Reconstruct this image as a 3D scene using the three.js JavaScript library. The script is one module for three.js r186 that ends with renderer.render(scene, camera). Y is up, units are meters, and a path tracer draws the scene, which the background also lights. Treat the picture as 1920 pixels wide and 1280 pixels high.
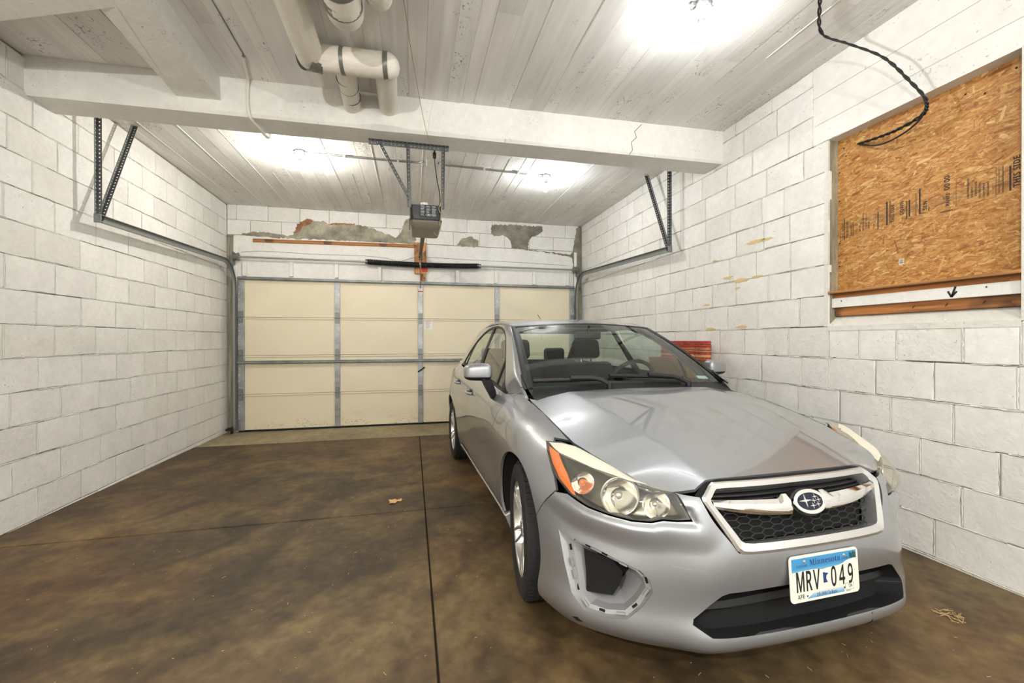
import * as THREE from 'three';
import { mergeGeometries, mergeVertices, toCreasedNormals } from 'three/addons/utils/BufferGeometryUtils.js';
import { RoundedBoxGeometry } from 'three/addons/geometries/RoundedBoxGeometry.js';

// ---------- camera, lights, exposure ----------
const scene = new THREE.Scene();
scene.background = new THREE.Color(0x000000);
const camera = new THREE.PerspectiveCamera(77.63, 1.5, 0.05, 60);
camera.position.set(2.5988, 1.3228, 6.8924);
camera.up.set(0.00176, 1, -0.0031);
camera.lookAt(2.5988 + 0.228416, 1.3228 - 0.003414, 6.8924 - 0.973558);
const renderer = new THREE.WebGLRenderer();
renderer.toneMapping = THREE.LinearToneMapping;
renderer.toneMappingExposure = 1.13;
renderer.shadowMap.enabled = true;
const LAMPS = [  // ceiling point, colour, candela, drop of a pendant cord
  { p: [1.462, 2.089], c: [1, 0.965, 0.905], i: 4.0, label: 'lit bare bulb in a porcelain holder, left of the garage door opener' },
  { p: [4.148, 2.053], c: [0.95, 0.975, 1], i: 2.2, label: 'lit bare bulb in a porcelain holder, right of the garage door opener' },
  { p: [4.25, 4.72], c: [0.95, 0.975, 1], i: 1.5, label: 'lit bare bulb at the top edge of the photo, above the hood' },
  { p: [1.5, 7.9], c: [1, 0.985, 0.96], i: 15, drop: 0.65, label: 'lit pendant bulb hanging at the left behind the camera' },
  { p: [3.9, 8.3], c: [0.95, 0.975, 1], i: 10, drop: 0.65, label: 'lit pendant bulb hanging at the right behind the camera' },
];

// ---------- sizes ----------
const W = 5.4542, H = 3.2886, ZF = 10.2, SL = 0.0158;
const floorY = (z) => SL * z;

// ---------- helpers ----------
let seed = 12345;
const rnd = () => { seed = (seed + 0x6d2b79f5) | 0; let t = Math.imul(seed ^ (seed >>> 15), 1 | seed); t = (t + Math.imul(t ^ (t >>> 7), 61 | t)) ^ t; return ((t ^ (t >>> 14)) >>> 0) / 4294967296; };
const rr = (a, b) => a + (b - a) * rnd();
const clamp = (x, a = 0, b = 1) => Math.min(b, Math.max(a, x));
const lerp = (a, b, t) => a + (b - a) * t;
const sstep = (a, b, x) => { const t = clamp((x - a) / (b - a)); return t * t * (3 - 2 * t); };
const V = (x, y, z) => new THREE.Vector3(x, y, z);
const LAT = new Float32Array(65536); for (let i = 0; i < 65536; i++) LAT[i] = rnd();
function vn(x, y, per = 256, off = 0) {  // tileable value noise
  const xi = Math.floor(x), yi = Math.floor(y), fx = x - xi, fy = y - yi, u = fx * fx * (3 - 2 * fx), v = fy * fy * (3 - 2 * fy);
  const m = (n) => ((n % per) + per) % per, h = (a, b) => LAT[(m(a) * 157 + m(b) * 619 + off * 7919 + ((m(a) * m(b)) & 255) * 31) & 65535];
  return lerp(lerp(h(xi, yi), h(xi + 1, yi), u), lerp(h(xi, yi + 1), h(xi + 1, yi + 1), u), v);
}
function fbm(x, y, oct = 4, per = 256, off = 0) { let s = 0, a = 0.5, t = 0; for (let o = 0; o < oct; o++) { s += a * vn(x, y, per, off + o); t += a; a *= 0.5; x *= 2; y *= 2; per *= 2; } return s / t; }
function dataTex(w, h, fn, srgb = true, repeat = true) {
  const d = new Uint8Array(w * h * 4), o = [0, 0, 0];
  for (let y = 0; y < h; y++) for (let x = 0; x < w; x++) { fn(x / w, y / h, o); const i = (y * w + x) * 4; d[i] = clamp(o[0]) * 255; d[i + 1] = clamp(o[1]) * 255; d[i + 2] = clamp(o[2]) * 255; d[i + 3] = 255; }
  const t = new THREE.DataTexture(d, w, h); t.magFilter = THREE.LinearFilter; t.minFilter = THREE.LinearMipmapLinearFilter;
  if (srgb) t.colorSpace = THREE.SRGBColorSpace;
  if (repeat) t.wrapS = t.wrapT = THREE.RepeatWrapping;
  t.needsUpdate = true; return t;
}
function canvasTex(w, h, draw) { const c = document.createElement('canvas'); c.width = w; c.height = h; draw(c.getContext('2d'), w, h); const t = new THREE.CanvasTexture(c); t.colorSpace = THREE.SRGBColorSpace; return t; }
const rep = (t, x, y) => { const c = t.clone(); c.repeat.set(x, y); c.needsUpdate = true; return c; };
const std = (o) => new THREE.MeshStandardMaterial(o), phy = (o) => new THREE.MeshPhysicalMaterial(o);
const srgb = (r, g, b) => new THREE.Color().setRGB(r / 255, g / 255, b / 255, THREE.SRGBColorSpace);

const used = new Map();
const numbered = (n) => { const k = used.get(n) || 0; used.set(n, k + 1); return k ? n + '_' + String(k).padStart(3, '0') : n; };
function meta(o, label, category, group, kind) { o.userData.label = label; if (category) o.userData.category = category; if (group) o.userData.group = group; if (kind) o.userData.kind = kind; return o; }
function thing(name, label, category, pos, { group, kind, ry = 0 } = {}) {
  const g = new THREE.Group(); g.name = numbered(name); g.position.set(...pos); g.rotation.y = ry; scene.add(g); return meta(g, label, category, group, kind);
}
function fix(g) { const n = g.index ? g.toNonIndexed() : g; for (const k of Object.keys(n.attributes)) if (!['position', 'normal', 'uv'].includes(k)) n.deleteAttribute(k); if (!n.attributes.uv) n.setAttribute('uv', new THREE.BufferAttribute(new Float32Array(n.attributes.position.count * 2), 2)); return n; }
const join = (gs) => { gs = [].concat(gs); return gs.length === 1 ? gs[0] : mergeGeometries(gs.map(fix)); };
// part in WORLD coordinates: moved into its parent's frame (parents below are only translated unless said otherwise)
function part(name, gs, mat, parent, label) {
  const g = join(gs), m = new THREE.Mesh(g, mat); m.name = parent ? name : numbered(name); m.castShadow = m.receiveShadow = true;
  if (parent) { let o = V(0, 0, 0), p = parent; while (p && p !== scene) { o.add(p.position); p = p.parent; } g.translate(-o.x, -o.y, -o.z); parent.add(m); } else scene.add(m);
  if (label) m.userData.label = label; return m;
}
// single-mesh thing, origin moved to `at`
function solo(name, gs, mat, label, category, at, { group, kind } = {}) {
  const g = join(gs), m = new THREE.Mesh(g, mat); g.translate(-at[0], -at[1], -at[2]); m.position.set(...at); m.name = numbered(name); m.castShadow = m.receiveShadow = true; scene.add(m); return meta(m, label, category, group, kind);
}
const box = (cx, cy, cz, sx, sy, sz) => new THREE.BoxGeometry(sx, sy, sz).translate(cx, cy, cz);
const rbox = (cx, cy, cz, sx, sy, sz, r = 0.004, s = 2) => new RoundedBoxGeometry(sx, sy, sz, s, r).translate(cx, cy, cz);
const span = (x0, y0, z0, x1, y1, z1) => box((x0 + x1) / 2, (y0 + y1) / 2, (z0 + z1) / 2, Math.abs(x1 - x0), Math.abs(y1 - y0), Math.abs(z1 - z0));
function tube(pts, r, seg = 40, rad = 10, closed = false) { const c = new THREE.CatmullRomCurve3(pts.map((p) => V(...p)), closed, 'centripetal'); return new THREE.TubeGeometry(c, seg, r, rad, closed); }
function rod(a, b, r, rad = 14, r2 = r) { const A = V(...a), B = V(...b), d = B.clone().sub(A), g = new THREE.CylinderGeometry(r2, r, d.length(), rad); g.applyQuaternion(new THREE.Quaternion().setFromUnitVectors(V(0, 1, 0), d.normalize())); return g.translate((A.x + B.x) / 2, (A.y + B.y) / 2, (A.z + B.z) / 2); }
function orient(g, x, y, z, at) {
  const m = new THREE.Matrix4().makeBasis(x, y, z); m.setPosition(...at); const left = m.determinant() < 0; g.applyMatrix4(m);
  if (left) { if (g.index) g = g.toNonIndexed(); for (const k of Object.keys(g.attributes)) { const a = g.attributes[k], n = a.itemSize; for (let i = 0; i + 2 < a.count; i += 3) for (let c = 0; c < n; c++) { const t = a.array[(i + 1) * n + c]; a.array[(i + 1) * n + c] = a.array[(i + 2) * n + c]; a.array[(i + 2) * n + c] = t; } } g.computeVertexNormals(); }
  return g;
}
// world-metre uv from position (axes: which coordinate goes to u and v)
function uvBy(g, f) { const p = g.attributes.position, uv = new Float32Array(p.count * 2); for (let i = 0; i < p.count; i++) { const [a, b] = f(p.getX(i), p.getY(i), p.getZ(i)); uv[2 * i] = a; uv[2 * i + 1] = b; } g.setAttribute('uv', new THREE.BufferAttribute(uv, 2)); return g; }
function quadGeo(vs, idx) { const g = new THREE.BufferGeometry(); g.setAttribute('position', new THREE.BufferAttribute(new Float32Array(vs.flat()), 3)); g.setIndex(idx); g.computeVertexNormals(); return g; }
// prism between two polygons with the same number of points (bottom, top), flat faces
function prism(bot, top) {
  const n = bot.length, vs = [], tri = (a, b, c) => vs.push(...a, ...b, ...c);
  for (let i = 0; i < n; i++) { const j = (i + 1) % n; tri(bot[i], bot[j], top[j]); tri(bot[i], top[j], top[i]); }
  for (let i = 1; i < n - 1; i++) { tri(bot[0], bot[i + 1], bot[i]); tri(top[0], top[i], top[i + 1]); }
  let vol = 0; for (let i = 0; i < vs.length; i += 9) { const [a, b, c, d, e, f, x, y, z] = vs.slice(i, i + 9); vol += a * (e * z - f * y) + b * (f * x - d * z) + c * (d * y - e * x); }
  if (vol < 0) for (let i = 0; i < vs.length; i += 9) for (let k = 0; k < 3; k++) { const t = vs[i + 3 + k]; vs[i + 3 + k] = vs[i + 6 + k]; vs[i + 6 + k] = t; }
  const g = new THREE.BufferGeometry(); g.setAttribute('position', new THREE.BufferAttribute(new Float32Array(vs), 3)); g.computeVertexNormals(); return g;
}

// ---------- textures ----------
const smear = (x, y) => fbm(x * 5, y * 5, 4, 5, 3);
const T = {};
T.paint = dataTex(1024, 1024, (x, y, o) => {
  const a = fbm(x * 6, y * 6, 4, 6, 1), b = fbm(x * 48, y * 48, 3, 48, 5), c = vn(x * 190, y * 190, 190, 9), d = fbm(x * 10, y * 10, 3, 10, 12);
  let k = 0.905 + (a - 0.5) * 0.07 + (b - 0.5) * 0.05;
  if (c > 0.93 && b > 0.56) k -= 0.32 * (c - 0.93) / 0.07;
  if (c > 0.86 && d > 0.6) k -= 0.16 * (d - 0.6) * 4;
  o[0] = k; o[1] = k * 0.992; o[2] = k * 0.968;
});
T.paintBump = dataTex(1024, 1024, (x, y, o) => { const k = 0.5 + (fbm(x * 90, y * 90, 3, 90, 2) - 0.5) * 0.6 + (fbm(x * 16, y * 16, 3, 16, 7) - 0.5) * 0.7; o[0] = o[1] = o[2] = k; }, false);
T.ceil = dataTex(2048, 2048, (x, y, o) => {   // 2.4 m: board-marked painted concrete, grain along v
  const a = fbm(x * 7, y * 3, 4, 7, 21), g = fbm(x * 90, y * 6, 3, 90, 23), p = vn(x * 260, y * 200, 260, 25), q = fbm(x * 9, y * 7, 3, 9, 27), s = fbm(x * 30, y * 20, 3, 30, 29);
  let k = 0.885 + (a - 0.5) * 0.12 + (g - 0.5) * 0.07;
  const rough = sstep(0.56, 0.72, q);
  if (p > 0.72 && rough > 0.05) k -= rough * (p - 0.72) / 0.28 * 0.42 * sstep(0.4, 0.7, s);
  if (p > 0.985) k -= 0.2;
  o[0] = k; o[1] = k * 0.99; o[2] = k * 0.962;
});
T.ceilBump = dataTex(1024, 1024, (x, y, o) => { const q = sstep(0.5, 0.72, fbm(x * 9, y * 7, 3, 9, 27)); const k = 0.6 + (fbm(x * 80, y * 8, 3, 80, 23) - 0.5) * 0.25 - q * fbm(x * 130, y * 110, 2, 130, 31) * 0.55; o[0] = o[1] = o[2] = k; }, false);
T.floor = dataTex(2048, 2048, (x, y, o) => {   // whole floor, x 0..W, y 0..ZF : oil-brown stained concrete
  const X = x * 5.5, Z = y * 10.2, wx = fbm(X * 0.9 + 3, Z * 0.9, 3, 256, 41) - 0.5, wz = fbm(X * 0.9, Z * 0.9 + 7, 3, 256, 43) - 0.5;
  const A = X * 0.8 - Z * 0.6 + wx * 1.4, B = X * 0.6 + Z * 0.8 + wz * 1.4;
  const big = fbm(X * 0.75 + wx * 2 + 11, Z * 0.6 + wz * 2, 4, 256, 45), st = fbm(A * 1.1, B * 3.6, 4, 256, 47), md = fbm(X * 3.5, Z * 3.2, 4, 256, 51), fi = fbm(X * 26, Z * 26, 3, 512, 53), gr = vn(X * 240, Z * 240, 4096, 55);
  let t = 0.02 + 0.86 * sstep(0.3, 0.7, big * 0.42 + st * 0.36 + md * 0.22);          // 0 dark stain .. 1 pale concrete
  const fm = fbm(X * 9 + 5, Z * 9, 4, 512, 65); t = clamp(t * 0.86 + 0.07 + (fm - 0.5) * 0.5 + (fi - 0.5) * 0.5 + (gr - 0.5) * 0.1);
  const d = [60, 44, 26], m = [94, 73, 44], p = [128, 105, 66];
  const red = sstep(0.55, 0.75, fbm(X * 1.5 + 40, Z * 1.4, 3, 256, 57)), grey = sstep(0.5, 0.7, fbm(X * 0.7 + 80, Z * 0.7 + 5, 3, 256, 59));
  for (let i = 0; i < 3; i++) { let c = t < 0.5 ? lerp(d[i], m[i], t * 2) : lerp(m[i], p[i], t * 2 - 1); o[i] = c / 255; }
  o[0] += red * 0.01 - grey * 0.014; o[2] += -red * 0.012 + grey * 0.01; o[1] -= red * 0.004;
  const blot = sstep(0.62, 0.8, fbm(A * 2.4 + 20, B * 5.5, 4, 256, 61)) * 0.5 + sstep(0.74, 0.78, fbm(X * 5 + 9, Z * 5, 4, 256, 63)) * 0.25; for (let i = 0; i < 3; i++) o[i] *= 1 - blot * 0.45;
  if (gr > 0.985) for (let i = 0; i < 3; i++) o[i] += 0.12;
}, true, false);
T.floorBump = dataTex(1024, 1024, (x, y, o) => { o[0] = o[1] = o[2] = 0.5 + (fbm(x * 60, y * 60, 3, 60, 71) - 0.5) * 0.6 + (vn(x * 400, y * 400, 400, 73) - 0.5) * 0.3; }, false);
T.mortar = dataTex(512, 512, (x, y, o) => { const k = fbm(x * 8, y * 8, 5, 8, 81), s = vn(x * 120, y * 120, 120, 83); const c = 0.6 + (k - 0.5) * 0.34 + (s - 0.5) * 0.09; o[0] = c * 1.02; o[1] = c * 0.985; o[2] = c * 0.87; });
T.wood = dataTex(512, 512, (x, y, o) => { const wv = fbm(x * 3, y * 10, 3, 3, 91), g = fbm(x * 3 + wv * 0.6, y * 60, 3, 60, 93), kn = sstep(0.72, 0.8, fbm(x * 6, y * 6, 2, 6, 95)); const k = 0.62 + (g - 0.5) * 0.35 - kn * 0.25; o[0] = k * 1.13; o[1] = k * 0.82; o[2] = k * 0.5; });
T.door = dataTex(1024, 1024, (x, y, o) => { const a = fbm(x * 5, y * 5, 4, 5, 101), s = vn(x * 230, y * 230, 230, 103), q = fbm(x * 12, y * 12, 3, 12, 105); let k = 1 + (a - 0.5) * 0.05; if (s > 0.985 && q > 0.55) k -= 0.2; o[0] = 0.895 * k; o[1] = 0.85 * k; o[2] = 0.745 * k; });
T.doorGrime = dataTex(1024, 512, (x, y, o) => {  // lowest sections: splashed dirt specks near the bottom edge
  const a = fbm(x * 5, y * 3, 4, 5, 101), s = vn(x * 210, y * 105, 210, 107), q = fbm(x * 16, y * 8, 3, 16, 109); let k = 1 + (a - 0.5) * 0.05; const low = sstep(0.62, 0.05, y);
  const m = sstep(0.9 - low * 0.16, 0.99 - low * 0.1, s) * sstep(0.42, 0.62, q) * low;
  o[0] = lerp(0.89 * k, 0.55, m); o[1] = lerp(0.845 * k, 0.47, m); o[2] = lerp(0.735 * k, 0.34, m);
});
T.osb = canvasTex(1536, 2048, (g, w, h) => {
  g.fillStyle = '#b9803f'; g.fillRect(0, 0, w, h);
  const pal = ['#c48a45', '#cf9850', '#b87a38', '#d8a660', '#a96c30', '#c98f4a', '#be833f', '#e0b673', '#945822', '#d29d58', '#ecc888'];
  for (let i = 0; i < 21000; i++) {
    const x = rnd() * w, y = rnd() * h, L = 16 + 75 * rnd() * rnd(), t = 3 + 17 * rnd() * rnd(), a = (rnd() - 0.5) * (rnd() < 0.25 ? 3.1 : 1.0) - 0.12;
    g.save(); g.translate(x, y); g.rotate(a); g.globalAlpha = 0.35 + 0.6 * rnd(); g.fillStyle = pal[(rnd() * pal.length) | 0];
    g.beginPath(); g.moveTo(-L, -t * rnd()); g.lineTo(-L * 0.3, -t); g.lineTo(L, -t * (0.3 + rnd() * 0.6)); g.lineTo(L * (0.8 + rnd() * 0.2), t * rnd()); g.lineTo(-L * 0.8, t * (0.5 + rnd() * 0.5)); g.closePath(); g.fill();
    g.globalAlpha = 0.2; g.strokeStyle = '#6d431c'; g.lineWidth = 1; if (rnd() < 0.4) g.stroke();
    g.globalAlpha = 0.16; g.beginPath(); for (let k = 0; k < 3; k++) { const yy = (rnd() - 0.5) * t; g.moveTo(-L * 0.8, yy); g.lineTo(L * 0.8, yy + (rnd() - 0.5) * 3); } g.stroke(); g.restore();
  }
  for (let i = 0; i < 260; i++) { g.globalAlpha = 0.5; g.fillStyle = '#4f2f14'; g.save(); g.translate(rnd() * w, rnd() * h); g.rotate((rnd() - 0.5) * 1.2); g.fillRect(0, 0, 8 + 40 * rnd(), 1 + 2.5 * rnd()); g.restore(); }
  // factory stamps, printed upward along the board
  const px = (z) => (z - 4.485) / 0.985 * w, py = (y) => (2.755 - y) / 1.27 * h;
  const ink = (a = 0.95) => { g.globalAlpha = a; g.fillStyle = '#251a10'; g.strokeStyle = '#251a10'; };
  const up = (s, z, y, size, font = 'bold SIZEpx sans-serif', a = 0.95) => { ink(a); g.save(); g.translate(px(z), py(y)); g.rotate(-Math.PI / 2); g.font = font.replace('SIZE', Math.round(size * 1.3)); g.fillText(s, 0, 0); g.fillText(s, 0.7, 0.7); g.restore(); };
  const bar = (z, y0, y1, t = 5, a = 0.92) => { ink(a); g.fillRect(px(z), py(y1), t * 1.3, py(y0) - py(y1)); };
  for (let k = 0; k < 1500; k++) { const z = 4.5 + 0.97 * rnd(), y = 2.115 + (rnd() + rnd() - 1) * 0.045; g.globalAlpha = 0.14; g.fillStyle = '#3a2c1d'; g.fillRect(px(z), py(y), 10 + 50 * rnd(), 1 + 3 * rnd()); }
  bar(4.505, 2.0, 2.09, 3); bar(4.532, 2.02, 2.17, 6); up('RATED SHEATHING', 4.528, 2.04, 13); up('NOR BORD OSB', 4.56, 2.03, 19); up('EXPOSURE 1', 4.585, 2.04, 15); bar(4.592, 2.03, 2.13, 4);
  up('24/16', 4.645, 2.05, 20); up('SIZED FOR SPACING', 4.664, 2.05, 15); up('PS 2-10  CSA', 4.684, 2.06, 15); up('MILL 424', 4.7, 2.06, 13);
  up('7/16', 4.735, 2.05, 18); bar(4.75, 2.04, 2.15, 8); bar(4.802, 2.05, 2.2, 11); bar(4.822, 2.06, 2.2, 6); up('THIS SIDE', 4.848, 2.06, 30); up('DOWN', 4.9, 2.09, 34); bar(4.915, 2.06, 2.17, 6); bar(4.928, 2.07, 2.17, 9);
  bar(4.965, 2.07, 2.2, 4); bar(4.982, 2.07, 2.22, 10); up('SEN', 5.022, 2.085, 36); ink(0.8); g.fillRect(px(4.982), py(2.073), 52, 7); bar(5.03, 2.073, 2.1, 5);
  up('PANEL', 5.13, 2.075, 30); up('00', 5.13, 2.165, 44); up('00', 5.13, 2.21, 44); ink(0.75); g.fillRect(px(5.085), py(2.052), 90, 9);
  for (let k = 0; k < 6; k++) up(['LOW FORMALDEHYDE', 'APA RATED', 'STRENGTH AXIS', 'THIS DIRECTION', 'CAN PLYWOOD', 'O86 STANDARD'][k], 5.215 + k * 0.0165, 2.085 + (k > 2 ? -0.01 : 0.005), 13);
  ink(0.7); g.lineWidth = 3; g.strokeRect(px(5.16), py(2.215), px(5.325) - px(5.16), py(2.06) - py(2.215)); bar(5.335, 2.075, 2.2, 3); bar(5.35, 2.075, 2.21, 4); bar(5.375, 2.075, 2.2, 9);
  up('THIS SIDE', 5.415, 2.085, 42); up('DOWN', 5.455, 2.11, 40);
  g.globalAlpha = 1; g.fillStyle = '#e9e4d2'; g.fillRect(px(4.875), py(1.822), 44, 58); g.fillStyle = '#333'; for (let k = 0; k < 12; k++) g.fillRect(px(4.875) + 6, py(1.822) + 7 + k * 3.7, 32, 1 + 1.6 * rnd());
});
T.galv = dataTex(256, 256, (x, y, o) => { const k = 0.62 + (fbm(x * 9, y * 9, 3, 9, 111) - 0.5) * 0.22 + (vn(x * 60, y * 60, 60, 113) - 0.5) * 0.06; o[0] = k * 0.985; o[1] = k; o[2] = k; });

// ---------- materials ----------
const M = {
  block: std({ map: T.paint, bumpMap: T.paintBump, bumpScale: 0.003, roughness: 0.82 }),
  block2: std({ map: T.paint, bumpMap: T.paintBump, bumpScale: 0.004, roughness: 0.85, color: new THREE.Color(0.95, 0.945, 0.93) }),
  joint: std({ map: T.mortar, color: new THREE.Color(0.95, 0.92, 0.86), roughness: 0.95 }),
  jointPaint: std({ map: T.paint, bumpMap: T.paintBump, bumpScale: 0.006, color: new THREE.Color(0.9, 0.89, 0.86), roughness: 0.9 }),
  ceil: std({ map: T.ceil, bumpMap: T.ceilBump, bumpScale: 0.003, roughness: 0.85, color: new THREE.Color(0.96, 0.96, 0.96) }),
  ceil2: std({ map: T.ceil, bumpMap: T.ceilBump, bumpScale: 0.003, roughness: 0.85 }),
  beam: std({ map: T.paint, bumpMap: T.ceilBump, bumpScale: 0.003, roughness: 0.8, color: new THREE.Color(0.98, 0.98, 0.97) }),
  floor: std({ map: T.floor, bumpMap: rep(T.floorBump, 1, 1), bumpScale: 0.0012, roughness: 0.58 }),
  crackDirt: std({ color: srgb(84, 78, 66), roughness: 1 }),
  dirt: std({ color: srgb(40, 30, 20), roughness: 1 }),
  mortar: std({ map: T.mortar, roughness: 0.95 }),
  mortarDark: std({ map: T.mortar, color: new THREE.Color(0.7, 0.72, 0.76), roughness: 0.95 }),
  brickRed: std({ map: T.mortar, color: srgb(255, 192, 158), roughness: 0.95 }),
  yellow: std({ color: srgb(216, 192, 136), roughness: 0.9 }),
  white: std({ map: T.paint, roughness: 0.7 }),
  wood: std({ map: T.wood, roughness: 0.7, color: new THREE.Color(1, 0.95, 0.9) }),
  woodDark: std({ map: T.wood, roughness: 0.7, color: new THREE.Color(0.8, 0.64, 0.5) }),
  pine: std({ map: T.wood, roughness: 0.7, color: new THREE.Color(1.1, 1.02, 0.95) }),
  osb: std({ map: T.osb, roughness: 0.62, color: new THREE.Color(0.84, 0.82, 0.8) }),
  osbEdge: std({ color: srgb(186, 126, 66), roughness: 0.8 }),
  door: std({ map: T.door, roughness: 0.5 }),
  doorLow: std({ map: T.doorGrime, roughness: 0.5 }),
  galv: std({ map: T.galv, metalness: 0.65, roughness: 0.42 }),
  galvDark: std({ map: T.galv, color: new THREE.Color(0.66, 0.68, 0.65), metalness: 0.6, roughness: 0.45 }),
  angle: std({ map: T.galv, color: new THREE.Color(0.36, 0.37, 0.36), metalness: 0.5, roughness: 0.5 }),
  steel: std({ color: srgb(120, 122, 120), metalness: 0.8, roughness: 0.4 }),
  black: std({ color: srgb(22, 22, 22), roughness: 0.6 }),
  blackGloss: std({ color: srgb(20, 20, 21), roughness: 0.42 }),
  railDark: std({ color: srgb(74, 68, 60), metalness: 0.5, roughness: 0.5 }),
  rubber: std({ color: srgb(26, 26, 26), roughness: 0.85 }),
  red: std({ color: srgb(200, 40, 30), roughness: 0.5 }),
  paper: std({ color: srgb(235, 232, 222), roughness: 0.8 }),
  pipe: std({ map: T.paint, color: new THREE.Color(0.95, 0.91, 0.83), roughness: 0.55 }),
  tape: std({ color: srgb(120, 120, 112), roughness: 0.45, metalness: 0.3 }),
  whitePlastic: std({ color: srgb(225, 222, 212), roughness: 0.45 }),
  porcelain: phy({ color: srgb(222, 220, 212), roughness: 0.25, clearcoat: 0.6 }),
};

// ---------- room shell ----------
function blockGeo(w, h, dep, sx, sy) {   // front face in +z, centred on x, y; irregular bevelled edge
  const nx = 5, ny = 3, P = [], id = (i, j) => j * (nx + 1) + i, hd = rr(0.001, 0.0035);
  for (let j = 0; j <= ny; j++) for (let i = 0; i <= nx; i++) {
    const ex = i === 0 || i === nx, ey = j === 0 || j === ny, bx = 0.011, by = 0.008;
    let x = i === 0 ? -w / 2 : i === nx ? w / 2 : lerp(-w / 2 + bx, w / 2 - bx, (i - 1) / (nx - 2)), y = j === 0 ? -h / 2 : j === ny ? h / 2 : lerp(-h / 2 + by, h / 2 - by, (j - 1) / (ny - 2)), z = ey ? -rr(0.0008, hd) : ex ? -rr(0.0003, 0.0014) : rr(-0.0014, 0.0014);
    if (ex && !ey) x += rr(-0.001, 0.0012); if (ey) y += Math.sign(y) * rr(-0.0035, 0.002);
    P.push([x, y, z]);
  }
  const n0 = P.length, ring = []; for (let i = 0; i < nx; i++) ring.push(id(i, 0)); for (let j = 0; j < ny; j++) ring.push(id(nx, j)); for (let i = nx; i > 0; i--) ring.push(id(i, ny)); for (let j = ny; j > 0; j--) ring.push(id(0, j));
  for (const r of ring) P.push([P[r][0], P[r][1], -dep]);
  const idx = []; for (let j = 0; j < ny; j++) for (let i = 0; i < nx; i++) idx.push(id(i, j), id(i + 1, j), id(i + 1, j + 1), id(i, j), id(i + 1, j + 1), id(i, j + 1));
  ring.forEach((r, k) => { const k2 = (k + 1) % ring.length; idx.push(ring[k2], r, n0 + k, ring[k2], n0 + k, n0 + k2); });
  const g = new THREE.BufferGeometry(); g.setAttribute('position', new THREE.BufferAttribute(new Float32Array(P.flat()), 3)); g.setIndex(idx);
  const uv = []; for (const p of P) uv.push((p[0] + sx) / 1.5, (p[1] + p[2] + sy) / 1.5); g.setAttribute('uv', new THREE.BufferAttribute(new Float32Array(uv), 2)); g.computeVertexNormals(); return g;
}
// courses: list of [y0, y1, [joint positions along the wall]]; place(g, along) puts a block geometry on the wall
function blockWall(parent, courses, place, filled) {
  for (const [y0, y1, js] of courses) for (let k = 0; k + 1 < js.length; k++) {
    const a0 = js[k], a1 = js[k + 1]; if (a1 - a0 < 0.04) continue;
    const gh = rr(0.0002, 0.0015), gv = rnd() < filled ? 0.0001 : rr(0.0005, 0.0018), g = blockGeo(a1 - a0 - gv * 2, y1 - y0 - gh * 2, 0.03, (a0 + a1) / 2 + (rnd() * 3), (y0 + y1) / 2 + rnd() * 3);
    const m = new THREE.Mesh(place(g, (a0 + a1) / 2, (y0 + y1) / 2), rnd() < 0.3 ? M.block2 : M.block); m.name = 'block'; m.castShadow = m.receiveShadow = true; parent.add(m);
  }
}
// ragged painted mortar smear along a joint (real relief)
function bead(len, wid, z, n) { const P = [], idx = []; for (let i = 0; i <= n; i++) { const x = len * (i / n - 0.5), a = wid * rr(0.3, 1), b = wid * rr(0.3, 1), zz = z + rr(-0.0012, 0.0016); P.push([x, -b, -0.007], [x, -b * 0.35, zz], [x, a * 0.35, zz], [x, a, -0.007]); } for (let i = 0; i < n; i++) for (let k = 0; k < 3; k++) { const o = i * 4 + k; idx.push(o, o + 4, o + 5, o, o + 5, o + 1); } const g = quadGeo(P, idx); return uvBy(g, (x, y) => [x / 1.5, y / 1.5]); }
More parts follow.
